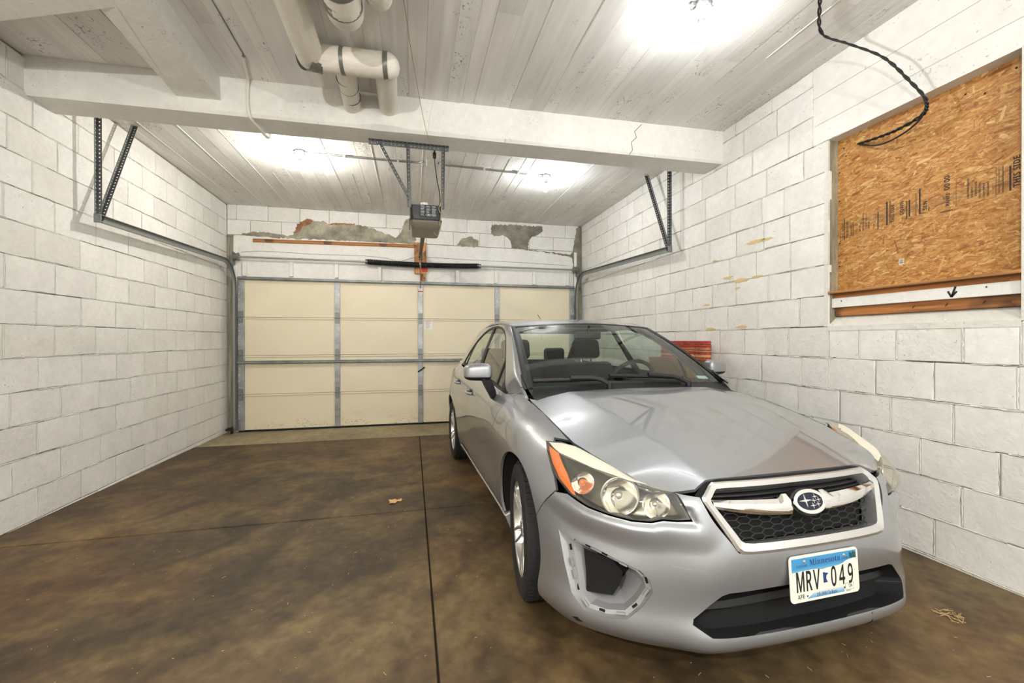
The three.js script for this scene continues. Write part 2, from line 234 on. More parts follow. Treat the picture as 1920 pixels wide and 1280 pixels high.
// jagged dark crack left open beside the mortar (thin ribbon of dirt in the joint)
function crack(len, wid) { const n = Math.max(3, Math.ceil(len / 0.018)), P = [], idx = []; let y = 0; for (let i = 0; i <= n; i++) { y += rr(-0.0022, 0.0022); y *= 0.9; const e = Math.sqrt(Math.max(0, Math.sin(Math.PI * i / n))), w = wid * e * rr(0.25, 1); P.push([len * (i / n - 0.5), y - w / 2, 0.0036], [len * (i / n - 0.5), y + w / 2, 0.0036]); } for (let i = 0; i < n; i++) { const o = 2 * i; idx.push(o, o + 2, o + 3, o, o + 3, o + 1); } return quadGeo(P, idx); }
function joints(g, cs, toWall, skip, zmax) {   // mortar smears and open cracks of one wall
  const bs = [], ck = [];
  for (const [y0, y1, js] of cs) {
    if (y0 > 0.08) for (let z = Math.max(0.05, js[0]); z < Math.min(zmax, js[js.length - 1]);) { const L = rr(0.12, 0.7); if (!skip(y0, z + L)) { if (rnd() < 0.9) bs.push(toWall(bead(L, rr(0.006, 0.013), rr(0.0012, 0.0034), Math.ceil(L / 0.022)), z + L / 2, y0 - rr(-0.002, 0.004))); for (let q = z; q < z + L; q += 0.2) if (rnd() < 0.62) { const l = rr(0.05, 0.34); ck.push(toWall(crack(l, rr(0.0012, 0.0042)), Math.min(q + l / 2, zmax), y0 + rr(-0.003, 0.006))); } } z += L * rr(0.85, 1.15); }
    for (const z of js) if (z > 0.08 && z < zmax && !skip(y0 + 0.02, z + 0.02)) { const h = y1 - y0; if (rnd() < 0.82) bs.push(toWall(bead(h - 0.02, rr(0.006, 0.013), rr(0.0012, 0.0026), 9).rotateZ(Math.PI / 2), z + rr(-0.003, 0.003), (y0 + y1) / 2)); if (rnd() < 0.6) { const l = h * rr(0.25, 0.85); ck.push(toWall(crack(l, rr(0.0008, 0.0028)).rotateZ(Math.PI / 2), z, (y0 + y1) / 2 + rr(-0.3, 0.3) * (h - l))); } }
  }
  const a = part('mortar_joints', bs, M.jointPaint, g), b = part('joint_cracks', ck.map((q) => uvBy(q, () => [0, 0])), M.crackDirt, g); a.userData.kind = b.userData.kind = 'stuff';
}
const running = (z0, z1, len, off) => { const r = [z0]; for (let z = z0 + off; z < z1 - 0.06; z += len + rr(-0.012, 0.012)) if (z > z0 + 0.05) r.push(z); r.push(z1); return r; };

// left wall
{
  const g = thing('wall_left', 'white painted concrete block wall on the left', null, [0, 0, 0], { kind: 'structure' });
  part('mortar_backing', span(-0.24, -0.2, -0.3, -0.014, H, 6.6), M.joint, g); part('wall_core', span(-0.24, -0.2, 6.6, 0, H, ZF), M.white, g);
  const cs = []; for (let k = 0; k < 15; k++) { const y0 = 1.435 + 0.23 * (k - 7), y1 = Math.min(y0 + 0.23, H); if (y1 - y0 < 0.04) continue; cs.push([y0 < 0 ? Math.max(-0.05, y0) : y0, y1, running(0, 6.6, 0.416, k % 2 ? 0.29 : 0.085)]); }
  const pl = (q, a, y) => { q.rotateY(Math.PI / 2); q.translate(0, y, a); return q; };
  blockWall(g, cs, pl, 0.75);
  joints(g, cs, (q, z, y) => q.rotateY(Math.PI / 2).translate(0, y, z), () => false, 6.3);
}
// right wall with the boarded window opening
const WZ0 = 4.487, WZ1 = 5.462, WY0 = 1.415, WY1 = 2.732;
{
  const g = thing('wall_right', 'white painted concrete block wall on the right with a boarded window', null, [W, 0, 0], { kind: 'structure' }), B = -0.014;
  const back = (y0, y1, z0, z1) => span(W - B, y0, z0, W + 0.26, y1, z1);
  part('mortar_backing', [back(-0.2, WY0, -0.3, 6.8), back(WY1, H, -0.3, 6.8), back(WY0, WY1, -0.3, WZ0), back(WY0, WY1, WZ1, 6.8)], M.joint, g); part('wall_core', span(W, -0.2, 6.8, W + 0.26, H, ZF), M.white, g);
  const ex = { [-3]: [0, 0.33, 0.66, 1.0, 1.33, 1.66, 2.0, 2.33, 2.66, 3.0, 3.33, 3.62, 3.94, 4.25, 4.57, 4.89, 5.2, 5.52], [-2]: [0, 0.2, 0.52, 0.85, 1.2, 1.5, 1.82, 2.15, 2.5, 2.8, 3.1, 3.4, 3.9, 4.28, 4.49, 4.8, 5.11, 5.45], [-1]: [0, 0.3, 0.6, 1, 1.3, 1.65, 2, 2.35, 2.7, 3.05, 3.4, 3.71, 3.95, 4.16, 4.49, 4.7, 4.92, 5.24, 5.46],
    0: [0, 0.3, 0.7, 1.05, 1.4, 1.75, 2.05, 2.31, 2.63, 2.94, 3.19, 3.51, 3.86, 4.26], 1: [0, 0.2, 0.55, 0.9, 1.25, 1.6, 1.95, 2.3, 2.69, 3.0, 3.3, 3.61, 3.97, 4.18], 2: [0, 0.35, 0.7, 1.05, 1.35, 1.7, 2.0, 2.3, 2.6, 2.88, 3.18, 3.53, 3.84, 4.18], 3: [0, 0.2, 0.5, 0.85, 1.2, 1.55, 1.9, 2.25, 2.6, 2.95, 3.26, 3.61, 3.92, 4.17], 4: [0, 0.3, 0.66, 1, 1.35, 1.7, 2.05, 2.4, 2.8, 3.2, 3.54, 3.9, 4.12], 5: [0, 0.25, 0.6, 0.95, 1.3, 1.65, 2, 2.4, 2.8, 3.2, 3.6, 3.95, 4.29], 6: [0, 0.4, 0.8, 1.2, 1.6, 2, 2.4, 2.8, 3.15, 3.5, 3.8, 4.16], 7: [0, 0.25, 0.6, 1, 1.4, 1.8, 2.2, 2.6, 3, 3.35, 3.7, 4.05], 8: [0, 0.4, 0.8, 1.2, 1.6, 2, 2.4, 2.8, 3.2, 3.6, 4.0] };
  const cs = [];
  for (let k = -7; k < 9; k++) {
    const y0 = 1.415 + 0.2195 * k, y1 = Math.min(y0 + 0.2195, H); if (y1 - y0 < 0.03 || y0 < -0.15) continue;
    const js = ex[k] ? ex[k].slice() : running(0, 5.5, 0.34, k % 2 ? 0.17 : 0.31), inWin = k >= 0 && k <= 5, lint = k > 5;
    if (inWin || lint) { cs.push([y0, y1, [...js.filter((z) => z < (lint ? 4.34 : WZ0) - 0.05), lint ? 4.37 : WZ0]]); if (inWin) cs.push([y0, y1, running(WZ1, 6.8, 0.34, k % 2 ? 0.17 : 0.31)]); } else cs.push([y0, y1, [...js.filter((z) => z < 5.5), ...running(5.52, 6.8, 0.34, 0.3).slice(1)]]);
  }
  const pl = (q, a, y) => { q.rotateY(-Math.PI / 2); q.translate(0, y, a); return q; };
  blockWall(g, cs, pl, 0.72);
  joints(g, cs, (q, z, y) => q.rotateY(-Math.PI / 2).translate(W, y, z), (y, z) => y > WY0 - 0.02 && z > WZ0 - 0.05, 5.9);
  // board-marked concrete lintel over the window: three form strips
  let y = WY1; for (const h of [0.14, 0.2, 0.217]) { part('lintel_strip', uvBy(rbox(W + 0.1 + rr(-0.002, 0.002), y + h / 2, 5.6, 0.2, h - 0.001, 2.46, 0.004), (a, b, c) => [c / 2.4, b / 2.4]), M.beam, g); y += h; }
  const foam = [[2.16, 3.83, 0.1], [2.155, 3.95, 0.07], [1.855, 3.66, 0.1], [1.9, 3.51, 0.07], [1.79, 3.63, 0.035], [1.668, 3.22, 0.06], [1.438, 3.675, 0.07], [1.428, 3.27, 0.07], [1.86, 3.85, 0.06], [2.09, 3.33, 0.03]];
  for (const [fy, fz, r] of foam) {
    const s = new THREE.Shape(), n = 22; for (let i = 0; i < n; i++) { const a = i / n * 6.283, q = r * (0.55 + 0.6 * rnd()), X = Math.cos(a) * q, Y = Math.sin(a) * q * 0.16; i ? s.lineTo(X, Y) : s.moveTo(X, Y); }
    part('foam_residue', new THREE.ExtrudeGeometry(s, { depth: 0.0015, bevelEnabled: true, bevelSize: 0.002, bevelThickness: 0.0015, bevelSegments: 1 }).rotateY(-Math.PI / 2).translate(W - 0.0005, fy, fz), M.yellow, g, 'yellow foam residue along a mortar joint');
  }
}
// back wall: two block courses over the door, jambs, painted header panel
{
  const g = thing('wall_back', 'white painted wall around the garage door with bare mortar patches', null, [0, 0, 0], { kind: 'structure' });
  part('mortar_backing', [span(-0.3, 2.82, -0.25, W + 0.3, H, -0.014)], M.joint, g);
  const pl = (q, a, y) => q.translate(a, y, 0);
  blockWall(g, [[2.85, 3.07, running(0, W - 0.06, 0.42, 0.3)], [3.07, H, running(0, W - 0.06, 0.42, 0.12)]], pl, 0.7);
  part('jamb', [span(-0.02, -0.1, -0.25, 0.1, 2.85, -0.02)], M.mortar, g, 'bare grey left jamb'); part('jamb', [span(W - 0.09, -0.1, -0.25, W + 0.02, 2.85, -0.02)], M.mortar, g, 'bare grey right jamb');
  part('jamb_board', uvBy(rbox(0.115, 1.4, -0.005, 0.06, 2.86, 0.03, 0.003), (x, y) => [y / 2, x]), M.white, g); part('jamb_board', uvBy(rbox(W - 0.115, 1.4, -0.005, 0.05, 2.86, 0.03, 0.003), (x, y) => [y / 2, x]), M.white, g);
  part('header_board', uvBy(rbox(W / 2 - 0.03, 2.69, -0.02, W - 0.24, 0.31, 0.04, 0.004), (x, y) => [x / 1.5, y / 1.5]), M.white, g);
  part('header_board', uvBy(rbox(W / 2 - 0.03, 2.35, -0.022, W - 0.24, 0.36, 0.04, 0.004), (x, y) => [x / 1.5, y / 1.5]), M.white, g);
  const patch = (pts, mat, z, label, jag = 0.012) => {
    const s = new THREE.Shape(), out = []; for (let i = 0; i < pts.length; i++) { const a = pts[i], b = pts[(i + 1) % pts.length], n = Math.max(1, Math.ceil(Math.hypot(b[0] - a[0], b[1] - a[1]) / 0.03)); for (let k = 0; k < n; k++) out.push([lerp(a[0], b[0], k / n) + rr(-jag, jag), lerp(a[1], b[1], k / n) + rr(-jag, jag)]); }
    out.forEach((p, i) => (i ? s.lineTo(...p) : s.moveTo(...p)));
    const q = new THREE.ExtrudeGeometry(s, { depth: 0.004, bevelEnabled: false }); part('mortar_patch', uvBy(q.translate(0, 0, z), (x, y) => [x * 1.1, y * 1.1]), mat, g, label);
  };
  patch([[0.16, 2.855], [0.34, 2.9], [0.6, 2.9], [0.86, 2.87], [0.92, 2.96], [0.98, 3.06], [1.08, 3.13], [1.2, 3.1], [1.3, 3.12], [1.38, 3.05], [1.55, 3.08], [1.8, 3.09], [2.0, 3.05], [2.2, 2.98], [2.35, 2.93], [2.42, 3.0], [2.5, 3.22], [2.58, 3.25], [2.6, 3.05], [2.66, 2.9], [2.62, 2.845], [1.6, 2.845], [0.8, 2.83]], M.mortar, -0.0005, 'bare grey mortar strip above the long wood batten');
  patch([[0.88, 2.93], [0.94, 3.05], [1.05, 3.14], [1.17, 3.13], [1.12, 3.08], [1.0, 3.02], [0.95, 2.93]], M.brickRed, 0.0025, 'orange-red brick exposed at the edge of the mortar', 0.014);
  patch([[1.36, 3.055], [1.42, 3.1], [1.75, 3.11], [1.74, 3.085], [1.42, 3.075]], M.brickRed, -0.0012, 'thin orange-red brick edge', 0.006);
  patch([[3.3, 2.848], [3.33, 2.92], [3.42, 2.98], [3.5, 3.02], [3.6, 2.97], [3.65, 2.95], [3.64, 2.845]], M.mortar, -0.0005, 'small square bare mortar patch', 0.016);
  patch([[3.87, 3.22], [3.86, 3.1], [3.92, 3.04], [4.05, 3.06], [4.13, 3.03], [4.2, 2.98], [4.2, 2.85], [4.5, 2.85], [4.5, 2.95], [4.54, 3.05], [4.68, 3.1], [4.76, 3.16], [4.74, 3.24], [4.3, 3.245]], M.mortarDark, -0.0005, 'T-shaped dark grey mortar patch', 0.012);
  patch([[4.4, 2.84], [4.9, 2.815], [5.25, 2.79], [5.3, 2.86], [5.36, 3.26], [5.45, 3.27], [5.45, 2.2], [5.36, 2.2], [5.31, 2.6], [5.28, 2.74], [4.9, 2.8]], M.mortarDark, 0.001, 'grey mortar running down the right corner', 0.01);
}
// wall behind the camera
{ const g = thing('wall_front', 'plain white painted wall behind the camera', null, [0, 0, ZF], { kind: 'structure' }); part('wall_core', uvBy(span(-0.24, -0.2, ZF, W + 0.26, H, ZF + 0.2), (x, y) => [x / 1.5, y / 1.5]), M.block2, g); }
// floor slabs (slightly rising towards the camera)
{
  const g = thing('floor', 'brown stained concrete floor slabs with dark joints', null, [0, 0, 0], { kind: 'structure' }), XJ = 2.69, gp = 0.0045;
  const slab = (x0, x1, z0, z1, dy, name = 'slab', mat = M.floor) => {
    const nx = 1, P = [[x0, z0], [x1, z0], [x1, z1], [x0, z1]], c = 0.003, t = (x, z, d) => [x, floorY(z) + d + dy, z], i = (k, a) => [k === 0 || k === 3 ? x0 + a : x1 - a, k < 2 ? z0 + a : z1 - a];
    const rings = [[0, -0.2], [0, -c], [c, 0]].map(([a, d]) => [0, 1, 2, 3].map((k) => { const [x, z] = i(k, a); return t(x, z, d); }));
    const vs = []; const tri = (a, b, e) => vs.push(...a, ...b, ...e);
    for (let r = 0; r < 2; r++) for (let k = 0; k < 4; k++) { const j = (k + 1) % 4; tri(rings[r][k], rings[r + 1][k], rings[r + 1][j]); tri(rings[r][k], rings[r + 1][j], rings[r][j]); }
    tri(rings[2][0], rings[2][3], rings[2][2]); tri(rings[2][0], rings[2][2], rings[2][1]);
    const q = new THREE.BufferGeometry(); q.setAttribute('position', new THREE.BufferAttribute(new Float32Array(vs), 3)); q.computeVertexNormals(); uvBy(q, (x, y, z) => [x / 5.5, z / 10.2]); part(name, q, mat, g);
  };
  const apron = std({ map: T.mortar, color: new THREE.Color(0.98, 0.86, 0.66), roughness: 0.7 });
  slab(-0.1, W + 0.1, -0.3, 0.945, -0.002, 'door_apron', apron);
  for (const [z0, z1] of [[0.947, 3.655], [3.655, 6.4], [6.4, ZF]]) { slab(-0.1, XJ - gp, z0 + 0.009, z1 - 0.009, 0); slab(XJ + gp, W + 0.1, z0 + 0.009, z1 - 0.009, rr(-0.001, 0.001)); }
  part('subgrade', prism([[-0.1, -0.3, -0.3], [W + 0.1, -0.3, -0.3], [W + 0.1, -0.3, ZF], [-0.1, -0.3, ZF]].reverse(), [[-0.1, floorY(-0.3) - 0.012, -0.3], [W + 0.1, floorY(-0.3) - 0.012, -0.3], [W + 0.1, floorY(ZF) - 0.012, ZF], [-0.1, floorY(ZF) - 0.012, ZF]].reverse()), M.dirt, g, 'dark dirt in the slab joints');
}
// ceiling: board-formed concrete, one strip for each form board
{
  const g = thing('ceiling', 'board-formed painted concrete ceiling', null, [0, H, 0], { kind: 'structure' });
  part('slab_core', span(-0.24, H + 0.004, -0.3, W + 0.26, H + 0.25, ZF + 0.2), M.beam, g);
  const bay = (z0, z1) => { let x = -0.02; while (x < W) { const w = Math.min(rr(0.09, 0.19), W + 0.02 - x), d = rr(0.0, 0.0035), uo = rnd(); const q = box(x + w / 2, H + 0.02 - d + 0.0, (z0 + z1) / 2, w - 0.0012, 0.04, z1 - z0); part('board_strip', uvBy(q, (a, b, c) => [a / 2.4 + uo, c / 2.4 + uo * 3]), rnd() < 0.35 ? M.ceil2 : M.ceil, g); if (rnd() < 0.45) { const L = rr(0.3, 0.9) * (z1 - z0), zz = rr(z0, z1 - L); part('concrete_fin', prism([[x - 0.003, H - 0.001, zz], [x + 0.003, H - 0.001, zz], [x + 0.003, H - 0.001, zz + L], [x - 0.003, H - 0.001, zz + L]], [[x - 0.001, H - rr(0.004, 0.007), zz + 0.02], [x + 0.001, H - 0.006, zz + 0.02], [x + 0.001, H - rr(0.004, 0.007), zz + L - 0.02], [x - 0.001, H - 0.006, zz + L - 0.02]]), M.beam, g); } x += w; } };
  bay(0, 3.12); bay(3.3, ZF);
}
// concrete beams
{
  const zf = (x) => 3.275 + 0.031 * x, zb = (x) => 3.0 + 0.03 * x, yb = (x) => 3.018 - 0.006 * x, N = 40;
  const g = thing('ceiling_beam', 'white concrete beam crossing the ceiling with a cracked chipped lower edge', null, [0, 3.0, 3.2], { kind: 'structure' });
  const P = [], idx = []; for (let i = 0; i <= N; i++) { const x = -0.02 + (W + 0.04) * i / N, chip = (x > 2.2 && x < 2.62) ? 0.035 * Math.sin((x - 2.2) / 0.42 * Math.PI) * rr(0.5, 1) : (x > 2.7 && x < 3.6 ? rr(0, 0.012) : rr(0, 0.003)), r = (k = 0.002) => rr(-k, k); P.push([x, H + 0.01, zf(x) + r()], [x, yb(x) + 0.02 + chip * 0.8, zf(x) + r()], [x, yb(x) + chip * 0.3, zf(x) - 0.012 - chip], [x, yb(x) + r(), zb(x) + 0.012], [x, yb(x) + 0.012, zb(x)], [x, H + 0.01, zb(x)]); }
  for (let i = 0; i < N; i++) for (let k = 0; k < 5; k++) { const o = i * 6 + k; idx.push(o, o + 1, o + 7, o, o + 7, o + 6); }
  part('beam_body', uvBy(toCreasedNormals(quadGeo(P, idx), 0.5), (x, y, z) => [x / 1.8, (y - z) / 1.8]), M.beam, g);
  const crack = [[4.62, 3.27], [4.55, 3.2], [4.57, 3.15], [4.52, 3.1], [4.53, 3.03], [4.5, 2.99]]; const cs = []; for (let i = 0; i + 1 < crack.length; i++) cs.push(rod([crack[i][0], crack[i][1], zf(crack[i][0]) + 0.0005], [crack[i + 1][0], crack[i + 1][1], zf(crack[i + 1][0]) + 0.0005], 0.0022, 5)); part('crack', cs, M.dirt, g, 'dark crack running down the beam');
}
{
  const g = thing('ceiling_beam', 'short shallow concrete beam running towards the camera at upper left', null, [1.07, 3.11, 3.8], { kind: 'structure' });
  const b = [[0.918, 3.11, 3.27], [1.21, 3.11, 3.27], [1.235, 3.1, 4.6], [1.24, 3.1, 6.6], [1.1, 3.1, 6.6], [1.062, 3.1, 4.2]], t = b.map((p) => [p[0] + (p[0] > 1.15 ? -0.006 : 0), H + 0.01, p[2]]);
  part('beam_body', uvBy(prism(b, t), (x, y, z) => [z / 1.8, (x + y) / 1.8]), M.beam, g);
}
{
  const g = thing('ceiling_soffit', 'dropped concrete soffit in the upper left corner', null, [0.5, 3.1, 5], { kind: 'structure' });
  const b = [[-0.02, 3.1, 3.79], [1.06, 3.1, 4.2], [1.06, 3.1, 6.6], [-0.02, 3.1, 6.6]]; part('soffit_body', uvBy(prism(b, b.map((p) => [p[0], H + 0.01, p[2]])), (x, y, z) => [x / 1.8, (z + y) / 1.8]), M.beam, g);
}
// ---------- boarded window ----------
{
  const g = thing('window_1', 'boarded-up window recess in the right wall', null, [W, WY0, (WZ0 + WZ1) / 2], { kind: 'structure' }), q = (x) => uvBy(x, (a, b, c) => [(a + c) / 1.5, b / 1.5]);
  part('reveal', [q(span(W - 0.001, WY0, WZ0 - 0.03, W + 0.2, WY1, WZ0 - 0.0005)), q(span(W - 0.001, WY0, WZ1 + 0.0005, W + 0.2, WY1, WZ1 + 0.03))], M.jointPaint, g);
  part('reveal', q(span(W + 0.001, WY1 - 0.004, WZ0, W + 0.2, WY1 + 0.02, WZ1)), M.beam, g);
  const Zs = [WZ0, WZ1]; part('sill', q(prism([[W - 0.004, WY0 - 0.03, WZ0], [W + 0.12, WY0 - 0.03, WZ0], [W + 0.12, WY0 - 0.03, WZ1], [W - 0.004, WY0 - 0.03, WZ1]], [[W - 0.004, WY0 + 0.004, WZ0], [W + 0.09, 1.492, WZ0], [W + 0.09, 1.492, WZ1], [W - 0.004, WY0 + 0.004, WZ1]])), M.jointPaint, g, 'sloped concrete sill');
}
{
  const t = thing('osb_board', 'orange oriented strand board with black factory stamps filling the window', 'board', [W + 0.085, 1.485, (WZ0 + WZ1) / 2]);
  part('panel', uvBy(box(W + 0.091, 2.12, 4.9775, 0.012, 1.27, 0.985), (x, y, z) => [(z - 4.485) / 0.985, (y - 1.485) / 1.27]), M.osb, t);
  for (const [y, z] of [[2.66, 4.53], [2.6, 4.545], [2.5, 4.5], [2.3, 4.5], [2.0, 4.5], [1.84, 4.5], [2.66, 5.2], [2.62, 5.28], [2.68, 5.4], [2.2, 5.445], [1.9, 5.445]]) part('nail', rod([W + 0.0838, y, z], [W + 0.086, y, z], 0.005, 8), M.dirt, t);
}
{
  const w = (y0, y1, x0, x1, z0 = WZ0 + 0.003, z1 = WZ1 - 0.003) => uvBy(rbox((x0 + x1) / 2, (y0 + y1) / 2, (z0 + z1) / 2, x1 - x0, y1 - y0, z1 - z0, 0.002), (x, y, z) => [z / 0.9, (y + x) / 0.9]);
  solo('wood_strip', w(1.645, 1.66, W - 0.006, W + 0.085, WZ0 - 0.0, WZ1), M.wood, 'thin bare wood ledge strip under the stamped board', 'trim', [W + 0.04, 1.645, 5]);
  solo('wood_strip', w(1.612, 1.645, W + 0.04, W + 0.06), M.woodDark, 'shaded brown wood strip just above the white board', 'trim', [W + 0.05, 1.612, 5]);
  const t = thing('white_board', 'white painted board with a hand-drawn black arrow below the window panel', 'board', [W + 0.045, 1.548, 5]);
  part('plank', w(1.548, 1.612, W + 0.028, W + 0.06), M.white, t);
  const X = W + 0.027, st = (y0, z0, y1, z1, r) => { const L = Math.hypot(y1 - y0, z1 - z0); return box(0, 0, 0, 0.0012, r * 2, L).rotateX(-Math.atan2(y1 - y0, z1 - z0)).translate(X, (y0 + y1) / 2, (z0 + z1) / 2); };
  part('arrow_mark', [st(1.612, 5.192, 1.562, 5.176, 0.005), st(1.556, 5.174, 1.59, 5.158, 0.0045), st(1.556, 5.174, 1.586, 5.198, 0.0045)], M.black, t, 'black marker arrow pointing down');
  for (const [y, z] of [[1.59, 4.56], [1.594, 5.32]]) part('nail', rod([X - 0.001, y, z], [X + 0.003, y, z], 0.004, 8), M.dirt, t);
  const b = thing('osb_strip', 'low reddish-brown board strip with nails on the window sill', 'board', [W + 0.07, 1.49, 5]);
  part('plank', w(1.488, 1.548, W + 0.055, W + 0.082), M.woodDark, b);
  for (const z of [4.98, 5.14, 5.3]) part('nail', rod([W + 0.056, 1.525, z], [W + 0.03, 1.51, z + 0.006], 0.0022, 6), M.dirt, b);
}

// ---------- garage door ----------
const DX0 = 0.168, DX1 = 5.285, DZ = 0.06, SY = [0.022, 0.541, 1.104, 1.658, 2.19], SX = [0.205, 1.5, 2.722, 3.948, 5.25];
{
  const g = thing('garage_door', 'closed cream sectional garage door with grey steel stiles', 'garage door', [(DX0 + DX1) / 2, 0, DZ]);
  for (let k = 0; k < 4; k++) {
    const y0 = SY[k] + 0.002, y1 = SY[k + 1] - 0.002, s = uvBy(rbox((DX0 + DX1) / 2, (y0 + y1) / 2, DZ - 0.02, DX1 - DX0, y1 - y0, 0.04, 0.004), (x, y) => (k === 0 ? [x / 2.6, (y - y0) / 0.56] : [x / 2.2, y / 2.2]));
    const p = part('door_section', s, k === 0 ? M.doorLow : M.door, g);
    part('rib', [rbox((DX0 + DX1) / 2, y1 - 0.012, DZ + 0.004, DX1 - DX0 - 0.01, 0.022, 0.012, 0.003), rbox((DX0 + DX1) / 2, y1 - 0.034, DZ + 0.001, DX1 - DX0 - 0.01, 0.005, 0.006, 0.002)], M.door, p);
    SX.forEach((x, i) => { const end = i === 0 || i === 4, w = end ? 0.085 : 0.075; part('stile', uvBy(rbox(x, (y0 + y1) / 2, DZ + 0.012, w, y1 - y0 - 0.006, 0.022, 0.003), (a, b) => [a * 2, b * 2]), M.galv, g); });
  }
  for (let k = 1; k < 4; k++) SX.forEach((x, i) => { const y = SY[k]; part('hinge', [rbox(x, y + 0.045, DZ + 0.026, 0.06, 0.08, 0.005, 0.002), rbox(x, y - 0.045, DZ + 0.026, 0.06, 0.08, 0.005, 0.002), rod([x - 0.045, y, DZ + 0.03], [x + 0.045, y, DZ + 0.03], 0.007, 10), ...[-0.06, 0.06].flatMap((d) => [-0.015, 0.015].map((e) => rod([x + e, y + d, DZ + 0.026], [x + e, y + d, DZ + 0.034], 0.006, 6)))], M.galvDark, g); });
  for (const [x, lab] of [[0.205, 'a'], [5.25, 'b']]) { const hs = []; for (let y = 0.2; y < 2.1; y += 0.09) if (Math.abs((y % 0.55) - 0.0) > 0.05) hs.push(rod([x - 0.022, y, DZ + 0.0225], [x - 0.022, y, DZ + 0.024], 0.007, 8)); part('punched_holes', hs, M.whitePlastic, g); }
  const strut = (y, z) => { const P = [[-0.04, 0], [-0.03, 0.001], [-0.018, 0.035], [0.018, 0.035], [0.03, 0.001], [0.04, 0], [0.04, -0.002], [-0.04, -0.002]], s = new THREE.Shape(P.map((p) => new THREE.Vector2(-p[1], p[0] * 0.62))); return new THREE.ExtrudeGeometry(s, { depth: DX1 - DX0, bevelEnabled: false }).rotateY(Math.PI / 2).translate(DX0, y, z); };
  part('strut', strut(2.213, DZ + 0.03), M.galvDark, g, 'horizontal steel strut on the top section'); part('strut', strut(1.004, DZ + 0.03), M.galvDark, g, 'horizontal steel strut below the middle joint');
  part('bottom_seal', rbox((DX0 + DX1) / 2, 0.014, DZ - 0.02, DX1 - DX0, 0.03, 0.05, 0.008), M.rubber, g);
  part('warning_label', uvBy(box(2.844, 1.574, DZ + 0.001, 0.115, 0.165, 0.002), (x, y) => [(x - 2.787) / 0.115, (y - 1.4915) / 0.165]), std({ roughness: 0.7, map: canvasTex(128, 184, (c, w, h) => { c.fillStyle = '#efece0'; c.fillRect(0, 0, w, h); c.fillStyle = '#777'; c.fillRect(40, 8, 48, 12); for (let k = 0; k < 14; k++) c.fillRect(14, 32 + k * 10, 60 + 40 * rnd(), 3); }) }), g, 'small white warning label');
  part('latch', [rbox(0, 0, 0, 0.13, 0.022, 0.012, 0.003).rotateZ(0.62).translate(2.735, 0.862, DZ + 0.04), rod([2.72, 0.85, DZ + 0.02], [2.72, 0.85, DZ + 0.045], 0.012, 10)], M.black, g, 'black lever on the centre stile');
}
// spacer blocks on the header
for (const [x, y, nth] of [[0.235, 2.36, 'leftmost'], [0.855, 2.37, 'second from left'], [1.482, 2.37, 'third from left'], [2.108, 2.35, 'fourth from left'], [3.305, 2.35, 'fourth from right'], [3.94, 2.36, 'third from right'], [4.59, 2.36, 'second from right'], [5.19, 2.36, 'rightmost']]) solo('spacer_block', uvBy(rbox(x, y, 0.02, 0.05, 0.21, 0.05, 0.004), (a, b) => [a, b]), M.white, nth + ' white upright block between the garage door top and torsion bar', 'block', [x, y - 0.105, 0.02], { group: 'upright blocks above the garage door' });
{
  const g = thing('torsion_spring', 'black garage door torsion spring on a long steel bar', 'spring', [2.72, 2.515, 0.1]), z = 0.1, y = 2.515;
  part('bar', rod([0.14, y, z], [5.31, y, z], 0.0135, 14), M.galv, g);
  const c = []; const N = 1500, turns = 95; for (let i = 0; i <= N; i++) { const t = i / N; c.push(V(1.94 + 1.7 * t, y - 0.018 * Math.sin(Math.PI * t) + 0.036 * Math.cos(t * turns * 6.283), z + 0.036 * Math.sin(t * turns * 6.283))); }
  part('coil', new THREE.TubeGeometry(new THREE.CatmullRomCurve3(c), 1900, 0.0088, 5), M.blackGloss, g, 'tightly wound black coil');
  for (const x of [1.935, 3.645]) part('cone', rod([x - 0.03, y, z], [x + 0.03, y, z], 0.04, 18, 0.034), M.steel, g);
  for (const x of [0.155, 5.3]) part('cable_drum', [rod([x - 0.025, y, z], [x + 0.025, y, z], 0.05, 24), rod([x - 0.032, y, z], [x - 0.026, y, z], 0.062, 24), rod([x + 0.02, y, z], [x + 0.03, y, z], 0.058, 24)], M.galvDark, g);
  for (const x of [0.115, 5.335]) part('end_bearing', [rbox(x, y - 0.02, 0.085, 0.008, 0.18, 0.11, 0.002), rod([x - 0.01, y, z], [x + 0.012, y, z], 0.028, 16)], M.galvDark, g);
  part('centre_bearing', [rbox(2.72, y, 0.105, 0.012, 0.12, 0.08, 0.003), rod([2.705, y, z], [2.735, y, z], 0.047, 18)], M.galv, g);
}
